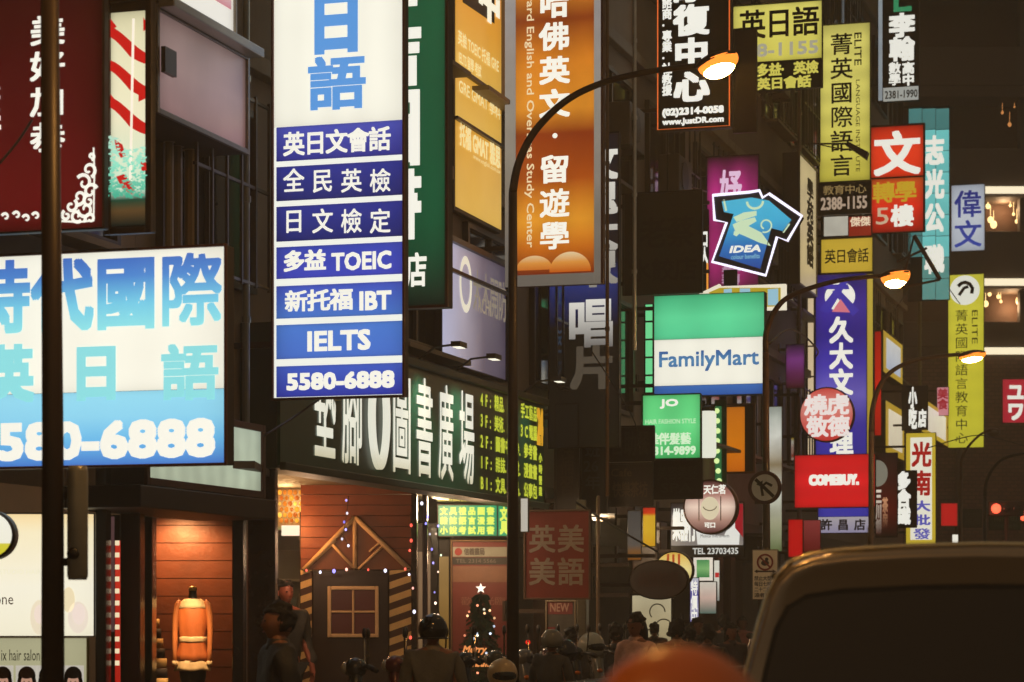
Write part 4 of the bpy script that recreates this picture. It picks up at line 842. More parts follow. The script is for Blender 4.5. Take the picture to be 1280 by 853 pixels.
q = MB(); R = 31*14/F; q.lathe([(R,.1),(R,0),(R*.93,-.02)], 30, (0,0,R), 'Y'); q.box(-.9,-.02,.03,.07,R-.03,R+.03); fixn(q.build('rim', mat('#1c1613', .4), o)); q = MB(); q.disc(0, R, R*.9, R*.9, -.022, 30); q.build('panel', em(['#c8c028','#cfc63c','#ecead8','#eeecde'], .95, stops=[0,.3,.32,1]), o)
# framed dark shopfront columns
def post(px0, px1, Y, col, label, py=600, z1=None, m=None):
    X0, X1 = (px0-CX)/F*Y, (px1-CX)/F*Y
    o = empty('shop_column', ((X0+X1)/2, Y, .14), 0, label, 'column'); w = (X1-X0)/2
    q = MB(); q.box(-w, w, 0, .25, .18, z1 or 2.9-.14); q.build('shaft', m or mat(col, .22, .1, .4, 3), o, bevel=.012); q = MB(); q.box(-w-.02, w+.02, -.02, .27, 0, .18); q.build('plinth', mat('#3a322a', .4), o, bevel=.01); return o
post(119,132,17.5,'#1c1f1c','dark green grey column edging the bright salon wall')
post(150,175,18.2,'#4a2318','dark red brown column left of the mannequin window')
post(176,190,18.9,'#3a3830','grey green window jamb left of the mannequin')
post(290,304,19.6,'#2a1a14','dark jamb right of the mannequin window')
post(309,344,20.6,'#2c1a14','wide dark column between the mannequin window and the bookshop')
s = Sign('film_strip_light', 'narrow glass strip with a red bar and pale square lights between the columns', 'light strip', (133,644,150,900), Y=17.9, depth=.05, fr=0, cab='#2a2220', rot=0, bracket=False)
s.panel((134,646,143,790), em('#6c4c4c', .5, noise=.4), name='pink_glass'); s.panel((144,676,150.5,898), em(['#a01810','#c83020'], .85, noise=.2), name='red_bar')
for k in range(11):
    s.panel((144,676+15*k,149.5,682+15*k), em('#f3dcb4', .95), name='square_light', lvl=2)
    if k < 7: s.panel((134,698+15*k,137,704+15*k), em('#e8dcc8', .8), name='square_light', lvl=2)
# mannequin window
Yb = 21.0; X0 = (189-CX)/F*Yb; X1 = (300-CX)/F*Yb
o = empty('wood_wall_panel', (X0, Yb, .14), 0, 'glowing orange plank wall behind the mannequin', 'wall panel'); wd = mat('#5e2e18', .5, 0, .5, 5, .4)
nP = 17
for k in range(nP):
    q = MB(); q.box(0, X1-X0, -.02-.004*(k%2), 0.02, .05+k*.155, .05+k*.155+.148); q.build('plank', wd, o)
q = MB(); q.box(-.02, X1-X0+.02, .021, .06, 0, 2.75); q.build('backing', mat('#2a140c', .7), o)
q = MB(); q.box(-.05, X1-X0+.3, -1.6, .06, 2.62, 2.68); q.build('soffit', mat('#4a3224', .6), o)
x = (217-CX)/F*(Yb-.45)-X0
q = MB(); q.lathe([(.05,0),(.075,-.04),(.075,0.01)], 14, (x,-.35,2.33)); q.tube([(x,-.35,2.33),(x,-.35,2.62)], .015, 6); q.build('spotlight', em('#fff0c0', 4.0, noise=0), o)
q_ = lamp(o, (x, -.40, 2.26), 85, (1,.52,.2), .05, 'SPOT'); q_.data.spot_size = 2.7; q_.rotation_euler = (.35, 0, 0); q_ = lamp(o, ((241-CX)/F*20.3-X0, -1.45, 2.5), 300, (1,.66,.34), .04, 'SPOT'); q_.data.spot_size = .55; q_.rotation_euler = (.42, 0, 0)
# headless mannequin
Ym = 20.3; xm = (241-CX)/F*Ym; MS = .80; o = empty('mannequin', (xm, Ym, .14), 0, 'headless shop mannequin in an orange and cream long sleeved top', 'mannequin')
def ering(cx, cy, z, rx, ry, n=20): return [(cx+rx*math.cos(2*math.pi*k/n), cy+ry*math.sin(2*math.pi*k/n), z) for k in range(n)]
q = MB(); q.loft([ering(0,0,z,a,b) for z,a,b in ((.72,.11,.09),(.92,.17,.12),(1.05,.185,.125),(1.20,.14,.105),(1.35,.16,.115),(1.48,.175,.105),(1.545,.13,.08),(1.58,.055,.05),(1.62,.048,.045),(1.64,.05,.05))]); q.build('torso_form', mat('#16120f', .35), o, smooth=True)
q = MB(); q.lathe([(.0,1.638),(.056,1.64),(.056,1.66),(.04,1.675),(.0,1.68)], 16); q.build('neck_cap', mat('#d0a468', .3, .3), o, smooth=True)
def folds(z, a, b, k, n=36): return [((a+k*math.cos(q*7+z*9)+k*.6*math.cos(q*13-z*20))*math.cos(q), (b+k*math.cos(q*7+z*9))*math.sin(q), z+k*.5*math.sin(q*5)) for q in [2*math.pi*i/n for i in range(n)]]
q = MB(); q.loft([folds(z,a,b,k) for z,a,b,k in ((1.04,.215,.15,.010),(1.10,.20,.14,.008),(1.16,.178,.13,.007),(1.22,.168,.125,.006),(1.30,.18,.13,.006),(1.40,.19,.125,.005),(1.48,.185,.11,.004),(1.54,.15,.09,.003),(1.565,.10,.075,.001))]); q.build('blouse', mat('#b8602a', .6, 0, .4, 6, .2), o, smooth=True)
cm = mat('#d8b888', .6, 0, .2, 8, .2)
q = MB(); q.loft([folds(z,a,b,k) for z,a,b,k in ((.965,.232,.16,.014),(.99,.226,.156,.012),(1.02,.220,.152,.011),(1.05,.208,.148,.008),(1.052,.20,.14,.01))]); q.build('hem', cm, o, smooth=True)
q = MB(); q.loft([folds(z,a,b,k) for z,a,b,k in ((1.49,.186,.110,.003),(1.515,.172,.103,.003),(1.548,.150,.092,.002),(1.570,.10,.08,.001))]); q.build('neckline', cm, o, smooth=True)
q = MB(); q.loft([folds(z,a,b,k) for z,a,b,k in ((1.20,.172,.130,.004),(1.215,.176,.134,.005),(1.235,.176,.134,.005),(1.25,.174,.130,.004))]); q.build('belt', cm, o, smooth=True)
for sx in (-1, 1):
    q = MB(); q.tube([(sx*.15,0,1.545),(sx*.19,-.0,1.51),(sx*.215,-.01,1.42),(sx*.225,-.02,1.28),(sx*.222,-.045,1.14),(sx*.218,-.06,1.04)], [.03,.046,.042,.036,.032,.036], 14); q.build('sleeve', mat('#b86a34', .6, 0, .4, 6, .2), o, smooth=True)
    q = MB(); q.tube([(sx*.218,-.06,1.045),(sx*.218,-.062,1.01)], [.038,.040], 14); q.build('cuff', cm, o, smooth=True)
q = MB(); q.lathe([(.0,.0),(.17,.0),(.17,.015),(.02,.03),(.018,.56)], 18); q.build('stand', mat('#1a1613', .3, .6), o)
o.scale = (.66, .66, 1.0)
# striped scarf hanging left in the window
o = empty('striped_scarf', ((192-CX)/F*20.6, 20.6, .14), 0, 'hanging scarf striped cream and dark beside the mannequin', 'scarf')
for k in range(9):
    w = .02+.045*min(1, k/4); z = 1.62-k*.085-.3
    q = MB(); q.loft([ering(.03+.01*k/2,0,z+dz,w,.02,10) for dz in (0,.04,.08)]); q.build('stripe', mat('#c8a468' if k % 2 == 0 else '#241610', .7), o, smooth=True)
# ------------------------------------------------------------------ bookshop arcade: candy house
Yg = 25.6; gx = lambda px: (px-CX)/F*Yg; gz = lambda py: CAMZ+(HZ-py)/F*Yg
cx0 = gx(447); o = empty('gingerbread_house', (cx0, Yg, .14), 0, 'gingerbread house front with white edged gable, brown door and candy striped sides', 'christmas display')
lx = lambda px: gx(px)-cx0; lz = lambda py: gz(py)-.14
w_ = mat('#84401c', .5, 0, .5, 4, .4)
for k in range(8):
    za, zb_ = lz(712)+k*.115, lz(712)+k*.115+.108
    q = MB(); q.box(lx(376), lx(516), -.004*(k%2), .05, za, zb_); q.build('plank', w_, o)
q = MB(); q.box(lx(374), lx(520), .051, .1, 0, lz(640)); q.build('backing', mat('#24120c', .7), o)
q = MB(); q.poly([(lx(380),lz(712)),(lx(513),lz(712)),(lx(444),lz(648))], -.03, -.006); fixn(q.build('gable_board', mat('#7a4220', .5, 0, .4, 5, .3), o))
ic = mat('#e6c090', .5, 0, .25, 9, .3)
mb = MB()
for a, b_, r in (((380,713),(444,647),.028),((444,647),(513,713),.028),((444,650),(444,712),.024),((444,712),(413,678),.016),((396,700),(420,676),.014),((448,712),(480,682),.016),((462,690),(478,676),.012)):
    mb.tube([(lx(a[0]),-.05,lz(a[1])),(lx(b_[0]),-.05,lz(b_[1]))], r, 8)
mb.build('icing_beam', ic, o, smooth=True)
q = MB(); q.box(lx(391), lx(486), -.05, -.002, 0, lz(712)); q.build('door', mat('#2c1710', .4, 0, .3, 4), o, bevel=.01)
f = MB(); a, b_, c_, d_ = lx(410), lx(474), lz(797), lz(733); t = .04
f.box(a, a+t, -.085, -.051, c_, d_); f.box(b_-t, b_, -.085, -.051, c_, d_); f.box(a+t, b_-t, -.085, -.051, c_, c_+t); f.box(a+t, b_-t, -.085, -.051, d_-t, d_); f.box((a+b_)/2-.012, (a+b_)/2+.012, -.078, -.054, c_+t, d_-t); f.box(a+t, b_-t, -.076, -.056, (c_+d_)/2-.012, (c_+d_)/2+.012)
fr = f.build('door_window_frame', ic, o, bevel=.008)
for i in (0, 1):
    for k in (0, 1):
        xa = a+t+.004 if i == 0 else (a+b_)/2+.016; za = c_+t+.004 if k == 0 else (c_+d_)/2+.016
        MB().box(xa, xa+(b_-a)/2-t-.022, -.058, -.053, za, za+(d_-c_)/2-t-.022).build('window_pane', em('#4a1a14', .45, noise=.4), fr)
q = MB(); q.ell((lx(460),-.08,lz(820)), (.02,.03,.02), 10, 8); q.build('door_knob', mat('#8a6a3c', .3, .8), o, smooth=True)
for (xa, xb) in ((376,390),(487,515)):
    q = MB(); q.box(lx(xa), lx(xb), -.03, -.001, 0, lz(712)); q.build('side_panel', mat('#4a2410', .5), o)
    xl, xr = lx(xa), lx(xb); k = 0; z = -.1
    while z < lz(712):
        za = z; rise = (xr-xl)*.35
        pts = [(xl, za), (xr, za+rise), (xr, za+rise+.075), (xl, za+.075)]
        pts = [(x, min(max(zz, 0.01), lz(712)-.005)) for x, zz in pts]
        if pts[2][1]-pts[1][1] > .01 or pts[3][1]-pts[0][1] > .01:
            q = MB(); q.poly(pts, -.036, -.031); fixn(q.build('stripe', mat('#ecc07c', .5, 0, .25, 8), o))
        z += .15
lamp(o, (lx(368), -.35, 2.35), 16, (1,.45,.14), .1); lamp(o, (lx(400), -1.6, 2.2), 20, (1,.62,.36), .1)
# warm shop interior seen left of the candy house
s = Sign('hanging_lantern_display', 'glowing basket of golden lanterns in the shop doorway', 'light', (346,607,380,664), Y=26.5, depth=.2, fr=.0, cab='#4a1c0c', rot=0, bracket=False)
s.panel(m=em(['#6a8a5c','#c86018','#d87a20','#c8541c'], .55, noise=.3, stops=[0,.12,.25,1]))
lm2 = em('#ffca58', 1.25, noise=.1)
for r_ in range(6):
    for c_ in range(5):
        q = MB(); x, z = s.m(350+c_*6.4+(r_%2)*2, 616+r_*7); rr = random.uniform(.6,1.05); q.ell((0,0,0), (.026*rr,.03,.032*rr), 8, 6); q.build('lantern', em(random.choice(['#ffca58','#f0a030','#d87818','#b85810']), random.choice([.7,1.0,1.3]), noise=.1), s.o, smooth=True, loc=(x, -.03, z))
s.panel((352,657,378,670), em('#e8e0cc', .95), name='white_card', lvl=3)
lamp(s.o, (0, -.6, .3), 22, (1,.6,.25))
o = empty('shop_shelf', ((362-CX)/F*27, 27, .14), 0, 'dim grey shop shelves beyond the doorway left of the candy house', 'shelf')
q = MB(); q.box(-.2,.2,0,.3,0,2.15); q.build('cabinet', mat('#3c3c38', .6), o)
for k in range(5): q = MB(); q.box(-.18,.18,-.08,-.002,.4+k*.35,.43+k*.35); q.build('shelf_board', mat('#6a665c', .5), o)
for k in range(16):
    q = MB(); x = -.16+(k%4)*.09; z = .435+(k//4)*.35; q.box(x, x+.06, -.07, -.01, z, z+random.uniform(.12,.24)); q.build('book', mat(random.choice(['#5a4a3c','#7a6a50','#3c4a4c','#6a3a2c']), .6), o)
# inner green sign with yellow dots of text
s = Sign('inner_shop_sign', 'bright green light sign of small yellow characters inside the bookshop arcade', 'light box', (547,631,637,671), Y=28.8, depth=.12, fr=.006, frame='#4a3220', cab='#1a2a1a', rot=0, bracket=False)
s.panel((548,632,621,670), em(['#1f9a68','#2cb078'], .8, .2, noise=.06), name='green_panel'); s.panel((623,632,636,670), em('#23a06c', .8), name='green_panel')
for i, t in enumerate(('文具禮品圖書','雜誌語言漫畫','小說考試用書')): s.text(t, (549,634+12*i,619,644+12*i), em('#d8e860', .95), 'h', .05, fill=.8)
s.text('文具', (625,634,635,668), em('#d8e860', .95), 'v', .05)
s = Sign('inner_valance', 'yellow lettered strip over the green sign in the arcade', 'sign', (545,618,642,628), Y=28.6, depth=.06, fr=0, cab='#2a2a14', rot=0, bracket=False); s.panel(m=mat('#2c2c16', .5)); s.text('全館圖書雜誌文具禮品', (547,618,640,627), em('#c0b83c', .7), 'h', .03)
s = Sign('bank_poster', 'dull red poster board with a grey header beside the dark lamp post', 'poster board', (564,676,640,905), Y=28.4, depth=.06, fr=.01, frame='#7a5c3c', cab='#3a1814', rot=0, bracket=False)
s.panel((566,678,638,903), mat('#6a2018', .5, 0, .25, 3)); s.panel((566,684,638,696), mat('#8a8878', .5), name='grey_header', lvl=2); s.text('信義書局', (580,685,606,694), mat('#3a3028', .5), 'h', .02, 3); mb = MB(); x, z = s.m(573,690); mb.disc(x, z, .045, .045, -.016, 14); mb.build('emblem', mat('#8a2018', .5), s.o)
s.panel((566,697,638,706), mat('#1a1814', .5), name='dark_strip', lvl=2); s.text('TEL 2314 5566', (570,699,620,704), mat('#6a6458', .5), 'fit', 0, 3); s.panel((566,708,634,728), mat('#7a5038', .5, 0, .3, 9), name='brown_strip', lvl=2)
s.text('歡迎光臨', (576,746,632,757), mat('#8a5a4a', .5), 'h', .0)
lamp(s.o, (0, -1.2, 1.95), 26, (1,.62,.35))
s = Sign('glass_door_panel', 'lit brown and cream glass door strips left of the red poster', 'door', (521,655,562,905), Y=28.9, depth=.06, fr=.01, frame='#241813', cab='#2a1a12', rot=0, bracket=False)
s.panel((523,690,538,903), em(['#3a2818','#8a6a48','#9a7a5c'], .6, noise=.4), name='door_pane'); s.panel((549,696,561,903), em(['#4a3014','#8a6428','#b08a50'], .6, noise=.4), name='door_pane'); s.panel((539,660,548,903), mat('#1c1410', .3), name='door_stile', lvl=2)
# wall posters right of the dark post
s = Sign('cinema_poster', 'red and grey poster in a pale frame under the dull red class sign', 'poster', (683,751,720,860), Y=28.0, depth=.05, fr=.014, frame='#8a7a64', cab='#3a2a20')
s.panel(m=mat('#4a4640', .5, 0, .6, 9)); s.panel((684,752,716,768), mat('#7a3030', .5, 0, .4, 12), name='red_header', lvl=2); s.text('NEW', (688,754,712,765), mat('#b08878', .6), 'fit', .02, 3); s.panel((684,784,694,800), mat('#7a2828', .5), name='red_patch', lvl=2)
post(721,733,27.8,'#6a6250','pale stippled frame post right of the poster', m=mat('#6a6250', .5, .2, .5, 30))
post(746,750,26.8,'#8a7058','thin pale pipe post beside the white helmet')
# ------------------------------------------------------------------ Christmas tree
Yt = 26.2; o = empty('christmas_tree', ((601-CX)/F*Yt, Yt, .14), 0, 'small dark Christmas tree with sparse bulbs and a glowing greeting', 'christmas tree')
H = CAMZ+(HZ-738)/F*Yt-.14
q = MB(); q.tube([(0,0,0),(0,0,H)], [.04,.008], 8); q.build('trunk', mat('#2a1c12', .8), o)
mb = MB()
for lv in range(22):
    z = .3+(H-.36)*lv/21; R = .36*(1-lv/22)+.04
    for k in range(int(16-lv*.4)):
        a = random.random()*6.283; r = R*random.uniform(.75,1.1); tip = Vector((r*math.cos(a), r*math.sin(a), z-.12*r/.3)); b0 = Vector((0,0,z+.03))
        for j in range(7):
            t = .25+.75*j/6; p = b0.lerp(tip, t); dd = (tip-b0).normalized(); sd = dd.cross(Vector((0,0,1))).normalized()
            for sg in (-1, 1):
                e = p+dd*.05+sd*sg*.055+Vector((0,0,random.uniform(-.02,.03))); n_ = Vector((0,0,.012)); mb.add([p, e-n_, e+n_], [(0,1,2)])
stuff(mb.build('needles', mat('#1f3a22', .7, 0, .4, 9), o))
for k in range(26):
    z = .5+random.random()*(H-.6); R = .34*(1-(z-.3)/H)+.03; a = -math.pi*random.random(); q = MB(); q.ell((0,0,0), (.014,.014,.014), 8, 5)
    q.build('bulb', em(random.choice(['#fff4d8','#d8e8ff','#ffc890','#ff9a70']), random.choice([.8, 1.8]), noise=0), o, smooth=True, loc=(R*math.cos(a), R*math.sin(a), z))
q = MB(); q.poly([(.06*(1 if i % 2 == 0 else .42)*math.sin(math.pi*i/5), H+.02+.06*(1 if i % 2 == 0 else .42)*math.cos(math.pi*i/5)) for i in range(10)], -.012, .012); fixn(q.build('star', em('#fff6e0', 1.5, noise=0), o))
mb = MB(); put(mb, 'Merry', (-.20,H-.70,.05,H-.60), .03, .34, fit=True, shear=.3); put(mb, 'Christmas', (-.20,H-.83,.16,H-.71), .03, .34, fit=True, shear=.3); mb.build('greeting', em('#e08c4c', 1.0), o)
# ------------------------------------------------------------------ fairy lights
def fairy(label, pts, Y, cols, n, sag=0):
    o = empty('fairy_light_string', P(*pts[0], Y), 0, label, 'fairy lights', 'fairy lights round the bookshop entrance'); base = P(*pts[0], Y)
    pp = [P(a, b, Y)-base for a, b in pts]; q = MB(); q.tube(pp, .004, 4); q.build('cable', mat('#0f1510', .6), o)
    for k in range(n):
        t = (k+random.uniform(.1,.9))/n*(len(pp)-1); i = min(int(t), len(pp)-2); p = pp[i].lerp(pp[i+1], t-i)
        q = MB(); r = random.uniform(.009,.018); q.ell((0,0,0), (r,r,r*1.3), 8, 5)
        q.build('bulb', em(random.choice(cols), random.choice([1.0,1.8,2.6]), noise=0), o, smooth=True, loc=p+Vector((random.uniform(-.03,.03),-.02,0)))
BL = ['#8c86ff','#a8a0ff','#e8e8ff','#c090ff']; MX = ['#8c86ff','#ff5a48','#e8e8ff','#ffb0a0']
fairy('blue violet bulbs hanging down to the peak of the candy house', [(436,620),(433,645),(429,670),(437,685)], 25.3, BL, 6)
fairy('mixed red and white bulbs along the eave of the candy house', [(374,712),(400,716),(440,711),(475,714),(512,711)], 25.35, MX, 7)
fairy('blue and red bulbs down the right edge of the candy house', [(513,640),(515,680),(514,720),(517,760),(515,800)], 25.3, MX, 7)
fairy('white blue bulbs on the dark pillar right of the candy house', [(530,618),(532,650),(540,680),(542,710)], 25.2, BL, 6)
fairy('bulbs running down beside the inner green sign', [(545,640),(549,690),(546,745),(550,775)], 25.6, ['#e8e8ff','#ffd8c0','#a8a0ff','#e8ffd8'], 7)
post(514,521,25.5,'#2a1c18','thin dark pillar at the right edge of the candy house'); post(528,534,25.45,'#3a3440','thin dark pillar wound with white blue bulbs')

# ================================================================== people
from mathutils import noise as NZ
def wrinkle(me, amp, fr, seed=0, zf=1.0):
    me.update(); vn = [Vector(v.normal) for v in me.vertices]
    for v, n in zip(me.vertices, vn):
        p = Vector((v.co.x*fr+seed, v.co.y*fr, v.co.z*fr*zf)); v.co += n*amp*(NZ.noise(p)+.5*NZ.noise(p*2.3))
def skin_mesh(name, verts, edges, radii, m, parent, root=0, sub=2):
    me = bpy.data.meshes.new(name); me.from_pydata(verts, edges, []); bm = bmesh.new(); bm.from_mesh(me); lay = bm.verts.layers.skin.verify(); bm.verts.ensure_lookup_table()
    for i, v in enumerate(bm.verts):
        r = radii[i]; v[lay].radius = r if isinstance(r, tuple) else (r, r); v[lay].use_root = (i == root)
    bm.to_mesh(me); bm.free(); o = bpy.data.objects.new(name, me); C.objects.link(o); o.modifiers.new('s', 'SKIN')
    sb = o.modifiers.new('u', 'SUBSURF'); sb.levels = sub; sb.render_levels = sub
    dg = bpy.context.evaluated_depsgraph_get(); nm = bpy.data.meshes.new_from_object(o.evaluated_get(dg)); bpy.data.objects.remove(o); nm.name = name
    return nm
def headfn(p):
    x, y, z = p.x, p.y, p.z                      # face towards -y
    w = 1.0 if z > -.1 else 1.0+.45*(z+.1)       # jaw narrows
    d = 1.0
    q = Vector((x*w*.78, y*.98*(1 if y > 0 else .95), z))
    if y < -.55 and abs(x) < .22 and -.38 < z < .08: q.y -= .17*(1-abs(x)/.22)*(1-abs(z+.18)/.28)
    if y < -.45 and .0 < z < .25 and .12 < abs(x) < .5: q.y += .07
    if y < -.4 and z < -.75: q.y -= .06
    return q
def person(label, X, Y, rot, h=1.68, jacket='#1a1a1c', skin='#8a5a42', hair='#120c0a', style='short', trousers='#15151a', helmet=None, collar=None, arms='down', turn=0, pose='stand', hrough=.25, w=1.0, zb=0.14, turnz=0):
    k = h/1.70; o = empty('person', (X, Y, zb), rot, label, 'person')
    hip = .92 if pose == 'stand' else .92; sh = 1.40; off = 0.0
    v = [(0,0,hip),(0,.0,1.15),(0,0,1.36),(0,0,1.47),(0,0,1.52)]; rad = [(.14,.10),(.13,.10),(.13,.09),(.055,.055),(.05,.05)]
    e = [(0,1),(1,2),(2,3),(3,4)]
    hands = []
    for s_ in (-1, 1):
        n = len(v); f = -.08 if s_ > 0 else .02
        v += [(s_*.17,0,1.40),(s_*.22,.02,1.13),(s_*.23,f-.05,.88),(s_*.23,f-.07,.80)]; rad += [.052,.042,.030,(.036,.018)]
        e += [(2,n),(n,n+1),(n+1,n+2),(n+2,n+3)]
        for j in range(4):                         # fingers, unequal and slightly curled
            m_ = len(v); yy = f-.105+.022*j; L = (.07,.08,.076,.06)[j]
            v += [(s_*.232,yy+.01,.775),(s_*.225,yy,.775-L*.5),(s_*.212,yy,.775-L)]; rad += [.009,.008,.007]; e += [(n+3,m_),(m_,m_+1),(m_+1,m_+2)]
        m_ = len(v); v += [(s_*.215,f-.125,.80),(s_*.205,f-.135,.765)]; rad += [.010,.008]; e += [(n+3,m_),(m_,m_+1)]
        n = len(v); st = .10 if s_ > 0 else -.10
        v += [(s_*.09,0,.86),(s_*.10,st*.5-.02,.47),(s_*.10,st,.09),(s_*.10,st-.15,.035)]; rad += [.085,.058,.042,.035]; e += [(0,n),(n,n+1),(n+1,n+2),(n+2,n+3)]
    sk = mat(skin, .55, 0, .1, 8)
    nm = skin_mesh('body', [tuple(c*k for c in p) for p in v], e, [tuple(a*k for a in r) if isinstance(r, tuple) else r*k for r in rad], sk, o)
    # head fused on the neck, one mesh
    hb = MB(); hb.ell((0,0,0), (.095,.108,.125), 24, 18, headfn)
    for s_ in (-1, 1): hb.ell((s_*.077,.01,-.005), (.012,.022,.032), 8, 6)
    hm = Matrix.Translation((0, -.005, 1.585*k)) @ Matrix.Rotation(turnz, 4, 'Z') @ Matrix.Rotation(turn, 4, 'X') @ Matrix.Scale(k, 4)
    bm = bmesh.new(); bm.from_mesh(nm); t = bpy.data.meshes.new('t'); t.from_pydata([hm @ Vector(p) for p in hb.v], [], hb.f); bm.from_mesh(t); bmesh.ops.recalc_face_normals(bm, faces=bm.faces); bm.to_mesh(nm); bm.free(); nm.materials.append(sk)
    nm.polygons.foreach_set('use_smooth', [True]*len(nm.polygons)); ob = bpy.data.objects.new('body', nm); C.objects.link(ob); ob.parent = o
    # features
    def hp(name, mb, m): 
        q = mb.build(name, m, o, smooth=True); q.data.transform(hm); return q
    for s_ in (-1, 1):
        q = MB(); q.ell((s_*.032,-.094,.012), (.012,.008,.006), 8, 6); hp('eye', q, mat('#1a1210', .2))
    q = MB(); q.ell((0,-.096,-.062), (.024,.007,.006), 10, 6); hp('mouth', q, mat('#7a3a30', .5))
    if helmet:
        q = MB(); q.ell((0,.01,.035), (.130,.148,.135), 26, 16, None, z0=-.62)
        hp('helmet_shell', q, mat(helmet, hrough, .0, .05, 3)); q = MB(); q.ell((0,-.03,.02), (.118,.135,.10), 22, 10, None, z0=-.6, z1=.45); hp('visor', q, mat('#0d0f12', .08))
        q = MB(); q.lathe([(.137,-.052),(.139,-.040),(.131,-.036)], 26, (0,.008,0)); hp('helmet_rim', q, mat('#0e0e10', .4))
    else:
        def hf(p):
            q = Vector((p.x*.86, p.y*1.0+.0, p.z))
            if p.y < -.2 and p.z < .35: q.y *= .35; q.x *= .92
            return q
        q = MB(); q.ell((0,.014,.024), (.106,.112,.118), 40, 28, hf, z0=-.75 if style == 'short' else -.95)
        hq = hp('hair', q, mat(hair, .75, 0, .4, 30, .6)); wrinkle(hq.data, .022, 22, X)
        if style == 'long':
            q = MB(); q.loft([ering(0,.045,z,a,b,16) for z,a,b in ((-.22,.05,.03),(-.16,.085,.055),(-.06,.098,.075),(.04,.09,.07))]); hp('hair_length', q, mat(hair, .4, 0, .3, 20, .4))
    # jacket
    v = [(0,0,.86),(0,0,1.12),(0,0,1.34),(0,0,1.43)]; rad = [(.20*w,.145),(.185*w,.14),(.185*w,.125),(.085,.08)]; e = [(0,1),(1,2),(2,3)]
    for s_ in (-1, 1):
        n = len(v); f = -.08 if s_ > 0 else .02
        v += [(s_*.19*w,0,1.375),(s_*.255*w,.02,1.13),(s_*.25*w,f-.045,.875)]; rad += [.075*w,.062*w,.048*w]; e += [(2,n),(n,n+1),(n+1,n+2)]
    nm = skin_mesh('jacket', [tuple(c*k for c in p) for p in v], e, [tuple(a*k for a in r) if isinstance(r, tuple) else r*k for r in rad], None, o, sub=3)
    wrinkle(nm, .028, 7, X, .6)
    nm.materials.append(mat(jacket, .7, 0, .35, 14, .5)); nm.polygons.foreach_set('use_smooth', [True]*len(nm.polygons)); q = bpy.data.objects.new('jacket', nm); C.objects.link(q); q.parent = o
    q = MB(); q.loft([ering(0,.0,z*k,a*k,b*k,18) for z,a,b in ((1.405,.10,.088),(1.44,.082,.078),(1.475,.072,.072),(1.478,.062,.062),(1.44,.066,.064))]); q.build('collar', mat(collar or jacket, .6, 0, .3, 14), o, smooth=True)
    v = [(0,0,.90)]; rad = [(.165,.125)]; e = []
    for s_ in (-1, 1):
        n = len(v); st = .10 if s_ > 0 else -.10
        v += [(s_*.10,0,.82),(s_*.105,st*.5-.02,.47),(s_*.105,st,.10)]; rad += [.105,.078,.062]; e += [(0,n),(n,n+1),(n+1,n+2)]
        q = MB(); q.ell((s_*.105*k,(st-.07)*k,.045*k), (.052*k,.135*k,.05*k), 14, 8); q.build('shoe', mat('#100e0e', .35), o, smooth=True)
    nm = skin_mesh('trousers', [tuple(c*k for c in p) for p in v], e, [tuple(a*k for a in r) if isinstance(r, tuple) else r*k for r in rad], None, o)
    nm.materials.append(mat(trousers, .8, 0, .2, 10)); nm.polygons.foreach_set('use_smooth', [True]*len(nm.polygons)); q = bpy.data.objects.new('trousers', nm); C.objects.link(q); q.parent = o
    return o
def pp_(px, top, Y, zb=.14): return ((px-CX)/F*Y, Y, CAMZ+(HZ-top)/F*Y-zb)
x, y, h = pp_(348, 757, 14.2); person('man with short dark hair in a dark jacket walking past, lower left', x, y, -1.25, h, jacket='#26262a', skin='#8a5a40', style='short', w=1.12)
x, y, h = pp_(541, 770, 17.4); person('rider in a glossy black helmet and grey striped jacket seen from behind', x, y, math.pi+.15, h-.03, jacket='#5a564c', helmet='#101013', collar='#8a7a64', hrough=.12, w=1.0)
x, y, h = pp_(795, 769, 20.5); person('woman with dark hair in a pale pink coat looking down to the left', x, y, -.7, h, jacket='#c89c90', skin='#7e5240', style='long', turn=.3, collar='#b0887c', w=.98)
x, y, h = pp_(846, 776, 23); person('person with black hair and a tan scarf seen from behind, right of the pink coat', x, y, math.pi, h, jacket='#201c1c', style='short', collar='#9a7052')
x, y, h = pp_(356, 727, 24.6); person('small figure with a red face in the bookshop doorway left of the candy house', x, y, .6, min(h, 1.78), jacket='#2a2622', skin='#a05038', style='short')
x, y, h = pp_(928, 772, 38, 0); person('distant pedestrian in a pink top beside the van', x, y, .2, h, jacket='#8a5048', skin='#5a3626', zb=0)
x, y, h = pp_(905, 770, 35, 0); person('distant dark pedestrian between the banners and the van', x, y, math.pi, h, jacket='#151318', zb=0)
x, y, h = pp_(872, 774, 30, 0); person('dark walker behind the tan scarfed person, face in shade', x, y, .5, h, jacket='#1c1a1a', skin='#5a3626', zb=0)
x, y, h = pp_(818, 780, 33); person('far walker in dark clothes between the pink coat and the tan scarf', x, y, math.pi, h, jacket='#241e1e')

for px_, top_, Y_, rot_, jk, st_, l_ in ((884,783,26,3.0,'#26221f','short','walker in a brown black jacket in front of the violet banner'),(914,781,29,.4,'#3a3034','long','woman in a plum coat facing the camera near the van corner'),(862,785,27.5,2.7,'#2a2a30','short','stooped walker between the tan scarf and the violet banner'),
        (893,776,41,.1,'#5a4a40','short','far pedestrian before the glowing shop display'),(770,782,25.5,2.9,'#1e1e22','short','dark haired person just left of the pink coat'),(715,786,26.5,2.4,'#2c2824','short','shadowed person under the dull red class sign')):
    x, y, h = pp_(px_, top_, Y_, 0); person(l_, x, y, rot_, h, jacket=jk, skin='#7a4c38', style=st_, zb=0)
x, y, h = pp_(690, 792, 21.4); person('rider in a silver grey helmet bending over the parked scooters', x, y, 2.6, h, jacket='#3c3a38', helmet='#77756c', hrough=.2)
